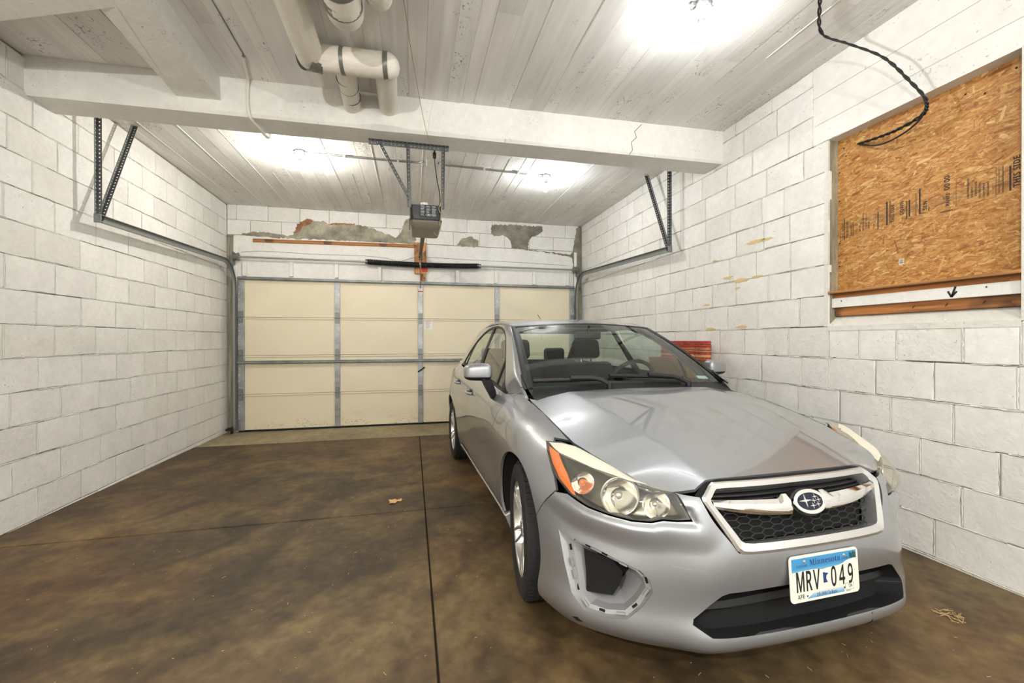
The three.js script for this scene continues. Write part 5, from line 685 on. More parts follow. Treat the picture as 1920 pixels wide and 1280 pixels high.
cm('rear_window', panel(RWS, [[-1, 0], [1, 0], [1, 1], [-1, 1]], 0.1, 0.1, { skirt: 0, mir: [1] }), C.glass);
for (const m of [1, -1]) { const A = [], B = [], o = [[-2.98, 1.06], [-2.85, 1.15], [-2.68, 1.27], [-2.5, 1.365]], f = nspline(o.map((p) => p[0]), o.map((p) => p[1])); for (let k = 0; k <= 12; k++) { A.push(RWS(1, k / 12)); const w = lerp(-2.98, -2.48, k / 12); B.push([gh(w, f(w)), f(w), w]); } cm('rear_pillar', strip(A, B, -m, 0.004), C.paint); }
// cowl, wipers
{
  const A = [], B = []; for (let k = 0; k <= 20; k++) { const a = lerp(-0.98, 0.98, k / 20); const q = WS(a, 0.03); A.push([q[0], q[1] - 0.012, q[2] + 0.004]); const h = Hsurf(a * 0.69, -0.27 + 0.03 * a * a); B.push([h[0], h[1] - 0.016, h[2]]); } cm('cowl', strip(A, B, 1), C.black);
  const wiper = (a0, t0, a1, t1, label) => { const pts = []; for (let k = 0; k <= 10; k++) { const a = lerp(a0, a1, k / 10), t = lerp(t0, t1, k / 10), q = WS(a, t), n = nrm(WS, a, t); pts.push(L3(q[0] + n[0] * 0.016, q[1] + n[1] * 0.016, q[2] + n[2] * 0.016)); } const m = cm('wiper', [tube(pts, 0.0115, 24, 8)], C.black, CAR, label); const q = WS(a0 - (a1 - a0) * 0.02, 0.0), arm = [L3(q[0], q[1] + 0.0, q[2] + 0.03), L3(q[0] * 0.7 + 0.3 * WS((a0 + a1) / 2, (t0 + t1) / 2)[0], q[1] + 0.035, q[2] + 0.012), [...pts[5]].map((v, i) => v + [0, 0.012, 0.01][i])]; cm('wiper_arm', tube(arm, 0.0135, 16, 8), C.trim, m); cm('wiper_pivot', rod(L3(q[0], q[1] - 0.03, q[2] + 0.03), L3(q[0], q[1] + 0.012, q[2] + 0.03), 0.018, 14), C.black, m); };
  wiper(0.28, 0.035, 0.92, 0.05); wiper(-0.52, 0.03, 0.22, 0.075);
  for (const m of [1, -1]) cm('pillar_garnish', strip([[0.69, 0.965, -0.33], [0.685, 1.01, -0.42], [0.678, 1.04, -0.475]], [[0.715, 0.955, -0.36], [0.712, 0.985, -0.42], [0.702, 1.037, -0.48]], m, 0.006), C.black);
}
// dark inner shell so no light leaks through the panel gaps
{
  const sh = [[0.3, 0.78], [-0.3, 0.88], [-0.6, 0.9], [-2.7, 0.98], [-3.25, 0.97], [-3.25, 0.35], [-3.0, 0.3], ...arc(-2.645, 0.33, 0.37, 190, -10, 16).reverse().reverse(), [-2.2, 0.22], [-0.45, 0.22], ...arc(0, 0.33, 0.37, 195, 25, 16)];
  const shell = [...panel(Ssurf, sh, 0.08, 0.06, { skirt: 0, off: -0.03 }), box(0, 0.2, -1.35, 1.5, 0.03, 1.85), box(0, 0.2, -1.4, 1.0, 0.03, 4.2), box(0, 0.45, 0.42, 1.0, 0.42, 0.3), box(0, 0.86, -0.3, 1.3, 0.02, 0.12), box(0, 0.62, -0.42, 1.4, 0.6, 0.02), box(0, 0.55, -3.2, 1.2, 0.5, 0.7)];
  const hs = []; for (let w = -0.25; w < 0.6; w += 0.1) { const e = w < 0.3 ? 0.66 : 0.66 - (w - 0.3) * 0.7; hs.push(box(0, Hsurf(0.5, w)[1] - 0.05, w, e * 2, 0.02, 0.11)); }
  cm('under_body', [...shell, ...hs].map((q) => fix(q)), C.void);
}
const dens = (r, n = 5) => { const o = []; for (let i = 0; i + 1 < r.length; i++) for (let k = 0; k < n; k++) o.push([lerp(r[i][0], r[i + 1][0], k / n), lerp(r[i][1], r[i + 1][1], k / n)]); o.push(r[r.length - 1]); return o; };
// headlights
{
  const dHL = (u, v) => { let b = 9; for (let i = 0; i < HL.length; i++) { const [x0, y0] = HL[i], [x1, y1] = HL[(i + 1) % HL.length], dx = x1 - x0, dy = y1 - y0, t = clamp(((u - x0) * dx + (v - y0) * dy) / (dx * dx + dy * dy)); b = Math.min(b, Math.hypot(u - x0 - dx * t, v - y0 - dy * t)); } return inside(HL, u, v) ? b : 0; };
  const FL = (s, v) => { const p = Fsurf(s, v), n = nrm(Fsurf, s, v), d = clamp(dHL(p[0], v) / 0.055), k = 0.045 * (1 - (1 - d) ** 2) * sstep(0.46, 0.56, p[0]); return [p[0] + n[0] * k, p[1] + n[1] * k, p[2] + n[2] * k]; };
  const FLh = (s, v) => { const p = FL(s, v), n = nrm(Fsurf, s, v); return [p[0] + n[0] * 0.003, p[1] + n[1] * 0.003, p[2] + n[2] * 0.003]; };
  const lensPoly = Fp(HL), cu = [0.655, 0.69], inset = (k) => Fp(HL.map(([u, v]) => [lerp(cu[0], u, k), lerp(cu[1], v, k)]));
  for (const m of [1, -1]) {
    const g = new THREE.Group(); g.name = 'headlight'; CAR.add(g);
    const deep = (k, off) => inset(k).map(([s, v]) => { const p = Fsurf(s, v), n = nrm(Fsurf, s, v); return [p[0] + n[0] * off, p[1] + n[1] * off, p[2] + n[2] * off]; }), close = (r) => [...r, r[0]];
    cm('bezel', [strip(close(deep(1.0, -0.004)), close(deep(0.965, -0.006)), m), strip(close(deep(0.965, -0.006)), close(deep(0.9, -0.07)), m)], C.black, g);
    cm('housing', panel(Fsurf, inset(0.93), 0.2, 0.02, { skirt: 0, off: -0.085, mir: [m] }), std({ color: srgb(120, 117, 106), metalness: 0.85, roughness: 0.3 }), g);
    const at = (u, v, d) => { const s = sU(u, v), p = Fsurf(s, v), n = nrm(Fsurf, s, v); return [p[0] + n[0] * d, p[1] + n[1] * d, p[2] + n[2] * d]; };
    const facing = new THREE.Quaternion().setFromUnitVectors(V(0, 1, 0), V(-m * 0.28, 0.05, 0.96).normalize()), bowl = (r, dep, c, mat, name) => { const prof = []; for (let k = 0; k <= 12; k++) { const t = k / 12; prof.push(new THREE.Vector2(Math.max(0.0005, r * t), -dep * (1 - t * t))); } const q = new THREE.LatheGeometry(prof, 36).applyQuaternion(facing).translate(-m * c[0], c[1], c[2]); return cm(name, q, mat, g); };
    const c1 = at(0.645, 0.668, -0.015), c2 = at(0.548, 0.658, -0.025), c3 = at(0.738, 0.688, -0.025);
    bowl(0.068, 0.05, c1, C.chrome, 'reflector'); bowl(0.05, 0.04, c2, C.chrome, 'reflector'); bowl(0.045, 0.035, c3, C.chrome, 'reflector');
    cm('ring', new THREE.TorusGeometry(0.069, 0.0045, 10, 40).rotateX(Math.PI / 2).applyQuaternion(facing).translate(-m * c1[0], c1[1], c1[2]), C.satin, g); cm('bulb_shield', new THREE.SphereGeometry(0.017, 16, 12).translate(-m * c1[0], c1[1], c1[2] - 0.012), C.satin, g); cm('bulb_shield', new THREE.SphereGeometry(0.011, 16, 12).translate(-m * c2[0], c2[1], c2[2] - 0.008), C.satin, g);
    cm('turn_reflector', new THREE.SphereGeometry(0.013, 14, 10).translate(-m * c3[0], c3[1], c3[2] - 0.005), C.amber, g, 'amber turn signal bulb');
    cm('top_strip', panel(Fsurf, Fp([[0.785, 0.79], [0.7, 0.785], [0.625, 0.743], [0.56, 0.712], [0.5, 0.692], [0.56, 0.7], [0.62, 0.716], [0.7, 0.745], [0.77, 0.765]]), 0.15, 0.01, { skirt: 0.012, off: -0.02, mir: [m] }), C.satin, g, 'bright strip along the top of the lamp');
    cm('side_marker', panel(Fsurf, Fp([[0.8, 0.788], [0.775, 0.768], [0.77, 0.7], [0.768, 0.636], [0.779, 0.641], [0.797, 0.676], [0.805, 0.72], [0.807, 0.765]]), 0.15, 0.01, { skirt: 0.006, off: -0.008, mir: [m] }), C.amber, g, 'amber side marker');
    cm('lens', panel(FL, lensPoly, 0.1, 0.008, { skirt: 0, mir: [m] }), C.lens, g);
    cm('hazed_lens_top', panel(FLh, Fp([[0.79, 0.791], [0.7, 0.782], [0.63, 0.744], [0.578, 0.712], [0.55, 0.702], [0.6, 0.7], [0.68, 0.716], [0.76, 0.75]]), 0.1, 0.008, { skirt: 0, mir: [m] }), C.haze, g, 'yellowed haze on the upper lens');
  }
}
// grille
{
  const g = new THREE.Group(); g.name = 'grille'; CAR.add(g);
  const OUT = [[0, 0.7265], [0.3, 0.7255], [0.35, 0.724], [0.366, 0.716], [0.404, 0.684], [0.406, 0.672], [0.33, 0.525], [0.315, 0.515], [0.28, 0.513], [0, 0.5115]], INN = [[0, 0.71], [0.3, 0.709], [0.343, 0.707], [0.353, 0.7], [0.376, 0.678], [0.376, 0.668], [0.308, 0.553], [0.296, 0.546], [0.265, 0.543], [0, 0.541]];
  const ring = (a, oa, b, ob) => { const P = (r, o) => dens(r).map(([u, v]) => { const s = sU(u, v), p = Fsurf(s, v), n = nrm(Fsurf, s, v); return [p[0] + n[0] * o, p[1] + n[1] * o, p[2] + n[2] * o]; }); return [1, -1].map((m) => strip(P(a, oa), P(b, ob), m)); };
  const mid = OUT.map(([u, v], i) => [lerp(u, INN[i][0], 0.3), lerp(v, INN[i][1], 0.3)]);
  cm('surround', [...ring(OUT, -0.006, OUT, 0.006), ...ring(OUT, 0.006, mid, 0.01), ...ring(mid, 0.01, INN, 0.002), ...ring(INN, 0.002, INN, -0.05)], C.satin, g, 'bright silver frame around the grille');
  cm('hood_seal', ring([...OUT.slice(0, 6)], -0.008, OUT.slice(0, 6).map(([u, v], i) => [u + [0, 0, 0.004, 0.01, 0.016, 0.01][i], v + [0.011, 0.011, 0.011, 0.01, 0.008, 0.005][i]]), -0.008), C.void, g);
  cm('backing', panel(Fsurf, Fp(INN).concat([]), 0.25, 0.02, { skirt: 0, off: -0.06 }), C.void, g);
  const hex = []; const at = (u, v, d) => { const s = sU(Math.abs(u), v), p = Fsurf(s, v), n = nrm(Fsurf, s, v); return [-(p[0] + n[0] * d) * Math.sign(u || 1), p[1] + n[1] * d, p[2] + n[2] * d]; };
  const inPoly = (u, v) => inside([...INN, ...INN.slice().reverse().map(([a, b]) => [-a, b])], u, v);
  const HX = 0.088, HY = 0.011; for (let r = 0; r < 12; r++) for (let c = -5; c <= 5; c++) { const cx = c * HX + (r % 2 ? HX / 2 : 0), cy = 0.546 + r * HY; if (cy > 0.66) continue; const pts = [[-0.014, 0.011], [0.014, 0.011], [0.03, 0], [0.014, -0.011], [-0.014, -0.011], [-0.03, 0]].map(([a, b]) => [cx + a, cy + b]); for (let k = 0; k < 6; k++) { const a = pts[k], b = pts[(k + 1) % 6]; if (inPoly(...a) && inPoly(...b)) hex.push(rod(at(a[0], a[1], -0.028), at(b[0], b[1], -0.028), 0.0023, 5)); } }
  const hm = cm('honeycomb_mesh', hex, C.trim, g); hm.userData.kind = 'stuff';
  for (const v of [0.695, 0.678]) { const p = []; for (let u = -0.36; u <= 0.361; u += 0.04) p.push(at(u, v, -0.045)); cm('upper_slat', tube(p, 0.006, 30, 8), C.black, g); }
  for (const m of [1, -1]) {   // chrome wings
    const top = [], bot = [], N = 14; const P = [], id = []; for (let k = 0; k <= N; k++) { const t = k / N, u = lerp(0.075, 0.372, t), vt = lerp(0.666, 0.676, t) + (t < 0.13 ? 0.014 * Math.min(1, (0.13 - t) / 0.04) : 0), vb = lerp(0.622, 0.655, Math.pow(t, 1.8)) - 0.004; for (const [q, o] of [[vt, -0.03], [vt + 0.001, -0.006], [lerp(vt, vb, 0.3), 0.004], [lerp(vt, vb, 0.75), 0.002], [vb, -0.006], [vb - 0.001, -0.03]]) { const x = at(u, q, o); P.push([x[0] * m, x[1], x[2]]); } } for (let i = 0; i < N; i++) for (let k = 0; k < 5; k++) { const o = i * 6 + k; m > 0 ? id.push(o, o + 1, o + 7, o, o + 7, o + 6) : id.push(o, o + 7, o + 1, o, o + 6, o + 7); }
    cm('chrome_wing', toCreasedNormals(quadGeo(P, id), 0.6), C.chrome, g);
  }
  const e = new THREE.Group(); e.name = 'emblem'; g.add(e); const base = Fsurf(0, 0.655), tilt = -Math.atan2(Fsurf(0, 0.62)[2] - Fsurf(0, 0.69)[2], 0.07); e.position.set(0, 0.65, base[2] + 0.004); e.rotation.x = tilt;
  const ell = (a, b) => { const s = new THREE.Shape(); s.absellipse(0, 0, a, b, 0, Math.PI * 2); return s; }, ex = (s, d, b) => new THREE.ExtrudeGeometry(s, { depth: d, bevelEnabled: b > 0, bevelSize: b, bevelThickness: b, bevelSegments: 3, curveSegments: 40 });
  const rim = ell(0.068, 0.04); rim.holes.push(ell(0.059, 0.0315)); cm('rim', ex(rim, 0.008, 0.003), C.chrome, e); cm('plaque', ex(ell(0.0605, 0.033), 0.006, 0), std({ color: srgb(12, 17, 44), roughness: 0.6 }), e, 'dark blue oval'); cm('mount', ex(ell(0.07, 0.044), 0.05, 0.004).translate(0, 0, -0.055), C.trim, e);
  const star = (x, y, r) => { const s = new THREE.Shape(); for (let k = 0; k < 8; k++) { const a = k * Math.PI / 4 + Math.PI / 2, q = k % 2 ? r * 0.2 : (k % 4 === 2 || k % 4 === 0) && (k === 2 || k === 6) ? r * 1.25 : r; k ? s.lineTo(x + Math.cos(a) * q, y + Math.sin(a) * q) : s.moveTo(x + Math.cos(a) * q, y + Math.sin(a) * q); } return ex(s, 0.003, 0).translate(0, 0, 0.006); };
  for (const [x, y, r] of [[-0.018, 0.004, 0.025], [0.028, 0.014, 0.0105], [0.018, 0.001, 0.0105], [0.04, 0.003, 0.0105], [0.008, -0.015, 0.012], [0.032, -0.012, 0.0105]]) cm('star', star(x, y, r), C.satin, e);
}
// lower intake, fog recesses
{
  const INT = [[0, 0.389], [0.2, 0.388], [0.36, 0.385], [0.385, 0.377], [0.474, 0.3], [0.479, 0.284], [0.43, 0.253], [0.2, 0.249], [0, 0.249]], P = (r, o, k = 1) => dens(r, 6).map(([u, v]) => { const vv = lerp(0.32, v, k), uu = u * (k < 1 ? 0.97 : 1), s = sU(uu, vv), p = Fsurf(s, vv), n = nrm(Fsurf, s, vv); return [p[0] + n[0] * o, p[1] + n[1] * o, p[2] + n[2] * o]; });
  const t = cm('lower_intake', [1, -1].flatMap((m) => [strip(P(INT, -0.001), P(INT, -0.09, 0.9), m)]), C.trim, CAR, 'dark lower air intake'); cm('backing', panel(Fsurf, Fp(INT), 0.25, 0.03, { skirt: 0, off: -0.085 }), C.void, t); cm('bar', [1, -1].map((m) => strip(P([[0, 0.335], [0.2, 0.334], [0.4, 0.33], [0.45, 0.325]], -0.05), P([[0, 0.318], [0.2, 0.317], [0.4, 0.315], [0.45, 0.313]], -0.045), m)), C.black, t);
  const c0 = [0.7, 0.365], ins = (k) => FOG.map(([u, v]) => [lerp(c0[0], u, k), lerp(c0[1], v, k)]), Q = (r, o) => { const q = r.map(([u, v]) => { const s = sU(u, v), p = Fsurf(s, v), n = nrm(Fsurf, s, v); return [p[0] + n[0] * o, p[1] + n[1] * o, p[2] + n[2] * o]; }); return [...q, q[0]]; };
  for (const m of [1, -1]) {
    const g = new THREE.Group(); g.name = 'fog_lamp_opening'; CAR.add(g); g.userData.label = 'empty fog lamp opening with exposed clip tabs';
    cm('rim', [strip(Q(ins(1), -0.001), Q(ins(0.95), -0.022), m), strip(Q(ins(0.95), -0.022), Q(ins(0.82), -0.024), m)], C.paintDull, g);
    cm('bowl', [strip(Q(ins(0.82), -0.024), Q(ins(0.72), -0.055), m), strip(Q(ins(0.72), -0.055), Q(ins(0.4).map(([u, v]) => [u + 0.02, v]), -0.13), m)].map((q) => toCreasedNormals(q, 0.3)), C.paintDull, g);
    cm('dark_hole', panel(Fsurf, Fp([[0.775, 0.452], [0.7, 0.44], [0.672, 0.4], [0.68, 0.35], [0.7, 0.31], [0.775, 0.3]]), 0.2, 0.02, { skirt: 0.0, off: -0.04, mir: [m] }), C.void, g, 'black hole where the fog lamp sat'); cm('bottom_plug', panel(Fsurf, Fp(ins(0.45).map(([u, v]) => [u + 0.02, v])), 0.2, 0.03, { skirt: 0, off: -0.125, mir: [m] }), C.void, g);
    const N = FOG.length; for (let i = 0; i < N; i++) { const a = FOG[i], b = FOG[(i + 1) % N], L = Math.hypot(a[0] - b[0], a[1] - b[1]), n = Math.max(1, Math.round(L / 0.05)); for (let k = 0; k < n; k++) { const t0 = (k + 0.25) / n, u = lerp(c0[0], lerp(a[0], b[0], t0), 0.89), v = lerp(c0[1], lerp(a[1], b[1], t0), 0.89), s = sU(u, v), p = Fsurf(s, v), nn = nrm(Fsurf, s, v); const dir = V(-m * (b[0] - a[0]), b[1] - a[1], -(Fsurf(sU(a[0], a[1]), a[1])[2] - Fsurf(sU(b[0], b[1]), b[1])[2])).normalize(), nv = V(-m * nn[0], nn[1], nn[2]), sd = nv.clone().cross(dir).normalize(); const slot = (i + k) % 2, q = new RoundedBoxGeometry(slot ? 0.022 : 0.03, slot ? 0.009 : 0.008, slot ? 0.003 : 0.012, 1, 0.001); orient(q, dir, sd, nv, [-m * (p[0] - nn[0] * (slot ? 0.023 : 0.019)), p[1] - nn[1] * 0.02, p[2] - nn[2] * (slot ? 0.023 : 0.019)]); cm(slot ? 'clip_slot' : 'clip_tab', q, slot ? C.void : C.paintDull, g); } }
  }
}
// licence plate
{
  const tex = canvasTex(1024, 512, (c, w, h) => {
    c.fillStyle = '#e8e4d4'; c.fillRect(0, 0, w, h);
    let gr = c.createLinearGradient(0, 30, 0, 175); gr.addColorStop(0, '#3f8fc0'); gr.addColorStop(0.75, '#3f8cbc'); gr.addColorStop(1, '#6aa6c8'); c.fillStyle = gr; c.beginPath(); c.moveTo(26, 26); c.lineTo(998, 26); c.lineTo(998, 110); c.bezierCurveTo(900, 130, 860, 118, 800, 150); c.bezierCurveTo(700, 190, 560, 165, 470, 190); c.bezierCurveTo(420, 170, 330, 160, 26, 178); c.closePath(); c.fill();
    c.fillStyle = '#1d4f57'; c.beginPath(); c.moveTo(890, 110); for (let x = 890; x <= 998; x += 9) c.lineTo(x, 62 - 26 * rnd()); c.lineTo(998, 120); c.closePath(); c.fill();
    gr = c.createLinearGradient(0, 410, 0, 490); gr.addColorStop(0, 'rgba(90,150,200,0)'); gr.addColorStop(1, '#4f92c4'); c.fillStyle = gr; c.beginPath(); c.moveTo(230, 486); c.lineTo(330, 430); c.bezierCurveTo(500, 400, 700, 440, 800, 405); c.lineTo(790, 486); c.closePath(); c.fill();
    c.fillStyle = '#1b2f6b'; c.font = 'bold 88px serif'; c.fillText('Minnesota', 286, 120); const mw = c.measureText('Minnesota').width; c.font = 'bold 50px serif'; c.fillText('.com', 290 + mw, 120); c.font = 'bold 34px serif'; c.fillText('EXPLORE', 96, 128); c.font = 'bold 52px serif'; c.fillText('10,000 lakes', 370, 478);
    const word = (s, x, y, sx, sy) => { c.save(); c.translate(x, y); c.scale(sx, sy); c.fillText(s, 0, 0); c.restore(); };
    c.fillStyle = '#15181a'; c.font = '220px sans-serif'; c.lineWidth = 9; c.strokeStyle = '#15181a'; const big = (s, x) => { c.save(); c.translate(x, 396); c.scale(0.74, 1.36); c.fillText(s, 0, 0); c.strokeText(s, 0, 0); c.restore(); }; big('M', 72); big('R', 216); big('V', 336); big('0', 594); big('4', 722); big('9', 852);
    c.font = 'bold 62px sans-serif'; word('APR', 96, 478, 0.85, 1.15); c.beginPath(); c.arc(238, 456, 11, 0, 7); c.arc(796, 440, 11, 0, 7); c.fill();
    c.fillStyle = '#1d3a72'; c.beginPath(); c.moveTo(478, 226); c.lineTo(500, 222); c.lineTo(512, 232); c.lineTo(560, 240); c.lineTo(530, 268); c.lineTo(524, 296); c.lineTo(534, 320); c.lineTo(548, 342); c.lineTo(482, 344); c.closePath(); c.fill();
    c.strokeStyle = '#333'; c.lineWidth = 3; c.strokeRect(812, 398, 124, 72); c.fillStyle = '#222'; c.font = 'bold 48px sans-serif'; c.fillText("'24", 850, 446); c.font = 'bold 18px sans-serif'; c.fillText('WEIGHT', 818, 488);
  });
  const s = new THREE.Shape(), a = 0.1524, b = 0.0762, r = 0.014; s.moveTo(-a + r, -b); s.lineTo(a - r, -b); s.absarc(a - r, -b + r, r, -Math.PI / 2, 0); s.lineTo(a, b - r); s.absarc(a - r, b - r, r, 0, Math.PI / 2); s.lineTo(-a + r, b); s.absarc(-a + r, b - r, r, Math.PI / 2, Math.PI); s.lineTo(-a, -b + r); s.absarc(-a + r, -b + r, r, Math.PI, Math.PI * 1.5);
  const g = new THREE.Group(); g.name = 'license_plate'; g.position.set(0.007, 0.4148, 0.872); g.rotation.x = -0.05; CAR.add(g); g.userData.label = 'Minnesota license plate reading MRV 049';
  cm('plate', uvBy(new THREE.ExtrudeGeometry(s, { depth: 0.002, bevelEnabled: true, bevelSize: 0.001, bevelThickness: 0.001, bevelSegments: 2 }), (x, y) => [(x + a) / (2 * a), (y + b) / (2 * b)]), std({ map: tex, roughness: 0.5 }), g);
  for (const x of [-0.089, 0.089]) cm('screw', new THREE.SphereGeometry(0.0055, 12, 8).scale(1, 1, 0.5).translate(x, 0.056, 0.0035), std({ color: srgb(205, 190, 150), metalness: 0.7, roughness: 0.35 }), g); cm('bracket', rbox(0, 0, -0.008, 0.26, 0.12, 0.014, 0.004), C.black, g);
}
// wheels
{
  const R = 0.316, RR = 0.222, tp = [[RR - 0.006, -0.09], [RR + 0.004, -0.1], [RR + 0.03, -0.106], [R - 0.035, -0.105], [R - 0.014, -0.098], [R - 0.003, -0.082], [R, -0.06], [R, -0.032], [R - 0.007, -0.03], [R - 0.007, -0.022], [R, -0.02], [R, 0.02], [R - 0.007, 0.022], [R - 0.007, 0.03], [R, 0.032], [R, 0.06], [R - 0.003, 0.082], [R - 0.014, 0.098], [R - 0.035, 0.105], [RR + 0.03, 0.106], [RR + 0.004, 0.1], [RR - 0.006, 0.09]];
  const tyre = [toCreasedNormals(new THREE.LatheGeometry(tp.map((p) => new THREE.Vector2(...p)), 72).rotateZ(Math.PI / 2), 0.6)];
  for (let k = 0; k < 64; k++) for (const s of [-1, 1]) tyre.push(fix(new THREE.BoxGeometry(0.026, 0.006, 0.016).translate(s * 0.074, R - 0.001, 0).rotateX(k / 64 * 6.2832)));
  const rim = [new THREE.LatheGeometry([[RR - 0.05, -0.08], [RR - 0.012, -0.085], [RR - 0.004, -0.094], [RR + 0.003, -0.1], [RR + 0.006, -0.094], [RR - 0.006, -0.075], [RR - 0.024, -0.055], [RR - 0.028, 0.085], [RR + 0.004, 0.095]].map((p) => new THREE.Vector2(...p)), 60).rotateZ(Math.PI / 2)];
  const sp = (a, off) => { const P = [], id = []; for (let i = 0; i <= 8; i++) { const t = i / 8, r = lerp(0.03, RR - 0.008, t), wd = lerp(0.017, 0.013, t), y = r, x = -lerp(0.058, 0.088, Math.sin(t * 1.5)), zc = off * Math.sin(Math.min(1, t * 1.2) * 1.57) * 1; P.push([x + 0.028, y, zc - wd], [x, y, zc - wd * 0.6], [x - 0.006, y, zc], [x, y, zc + wd * 0.6], [x + 0.028, y, zc + wd]); } for (let i = 0; i < 8; i++) for (let k = 0; k < 4; k++) { const o = i * 5 + k; id.push(o, o + 1, o + 6, o, o + 6, o + 5); } return toCreasedNormals(quadGeo(P, id), 0.5).rotateX(a); };
  const spokes = []; for (let k = 0; k < 5; k++) for (const o of [-0.03, 0.03]) spokes.push(fix(sp(k / 5 * 6.2832 + 0.35, o)));
  const hub = rod([-0.075, 0, 0], [-0.03, 0, 0], 0.045, 28, 0.05), cap = rod([-0.082, 0, 0], [-0.072, 0, 0], 0.03, 24), disc = rod([0.0, 0, 0], [0.02, 0, 0], 0.14, 40), drum = rod([0.02, 0, 0], [0.09, 0, 0], 0.19, 30);
  const TG = join(tyre), RG = join([...rim.map(fix), ...spokes]), nuts = join([0, 1, 2, 3, 4].map((k) => rod([-0.078, 0.034 * Math.cos(k * 1.2566), 0.034 * Math.sin(k * 1.2566)], [-0.066, 0.034 * Math.cos(k * 1.2566), 0.034 * Math.sin(k * 1.2566)], 0.006, 6)));
  for (const m of [1, -1]) for (const w of [0, -2.645]) { const g = new THREE.Group(); g.name = 'wheel'; g.position.set(-m * 0.757, R - 0.001, w); g.rotation.y = (m > 0 ? 0 : Math.PI) + (w === 0 ? -0.14 : 0); CAR.add(g); cm('tyre', TG, C.tyre, g); cm('rim', RG, C.alloy, g); cm('hub', hub, C.alloy, g); cm('centre_cap', cap, C.satin, g); cm('wheel_nuts', nuts, C.satin, g); cm('brake_disc', disc, std({ color: srgb(90, 88, 84), metalness: 0.8, roughness: 0.4 }), g); cm('brake_backing', drum, C.void, g); }
}
// mirrors, handles, antenna
for (const m of [1, -1]) {
  const g = new THREE.Group(); g.name = 'door_mirror'; CAR.add(g);
  const P = [], id = [], nx = 22, ny = 18, sgn = (x, p) => Math.sign(x) * Math.pow(Math.abs(x), p), Pb = [], idb = [];
  const pt = (i, j) => { const th = i / nx * 6.2832, ph = (j / ny - 0.5) * Math.PI, c = sgn(Math.cos(ph), 0.55), x = c * sgn(Math.cos(th), 0.5), z = c * sgn(Math.sin(th), 0.6), y = sgn(Math.sin(ph), 0.55); const t = (x + 1) / 2; return [-m * (0.925 + x * 0.09), 1.046 + y * (0.06 - 0.008 * t) + 0.004 * (1 - t), -0.715 + (z > 0 ? z * 0.068 : z * 0.03) - 0.035 * t]; };
  for (let j = 0; j <= ny; j++) for (let i = 0; i <= nx; i++) P.push(pt(i, j)); for (let j = 0; j < ny; j++) for (let i = 0; i < nx; i++) { const o = j * (nx + 1) + i; (j < 7 ? idb : id).push(...(m > 0 ? [o, o + nx + 2, o + 1, o, o + nx + 1, o + nx + 2] : [o, o + 1, o + nx + 2, o, o + nx + 2, o + nx + 1])); }
  const full = quadGeo(P, [...id, ...idb]), nr = full.attributes.normal; const sub = (ix) => { const q = new THREE.BufferGeometry(); q.setAttribute('position', full.attributes.position.clone()); q.setAttribute('normal', nr.clone()); q.setIndex(ix); return fix(q); };
  cm('housing', sub(id), C.paint, g); cm('lower_cover', sub(idb), C.black, g); cm('mirror_glass', box(-m * 0.925, 1.05, -0.752, 0.14, 0.085, 0.004).rotateY(0), C.chrome, g);
  cm('stalk', [strip([[0.905, 1.0, -0.66], [0.885, 0.955, -0.65], [0.862, 0.91, -0.64], [0.842, 0.872, -0.635]], [[0.84, 1.0, -0.69], [0.825, 0.96, -0.68], [0.812, 0.92, -0.675], [0.806, 0.89, -0.67]], m, 0.012), strip([[0.905, 1.0, -0.66], [0.885, 0.955, -0.65], [0.862, 0.91, -0.64], [0.842, 0.872, -0.635]], [[0.9, 1.0, -0.75], [0.88, 0.955, -0.74], [0.858, 0.91, -0.73], [0.84, 0.875, -0.725]], m, 0.0), strip([[0.84, 1.0, -0.69], [0.825, 0.96, -0.68], [0.812, 0.92, -0.675], [0.806, 0.89, -0.67]], [[0.9, 1.0, -0.75], [0.88, 0.955, -0.74], [0.858, 0.91, -0.73], [0.84, 0.875, -0.725]], m, 0)], C.black, g);
}
for (const m of [1, -1]) for (const [w, v, p] of [[-1.42, 0.843, 'front_door'], [-2.12, 0.872, 'rear_door']]) {
  const par = sides[p][m > 0 ? 0 : 1], q = (ww, o) => { const x = Ssurf(ww, v); return [-m * (x[0] + o), v + (ww - w) * -0.04, ww]; };
  cm('door_handle', [tube([q(w - 0.095, 0.0), q(w - 0.08, 0.024), q(w, 0.034), q(w + 0.08, 0.024), q(w + 0.1, 0.0)], 0.0115, 30, 12)], C.paint, par); cm('handle_cup', new THREE.SphereGeometry(0.045, 20, 12).scale(0.12, 0.75, 1).translate(...q(w + 0.02, 0.001)), C.trim, par);
}
cm('antenna', [rod([0, 1.458, -2.1], [0.0, 1.468, -2.1], 0.014, 14, 0.009), rod([0, 1.466, -2.1], [0, 1.55, -2.24], 0.0032, 8)], C.black);
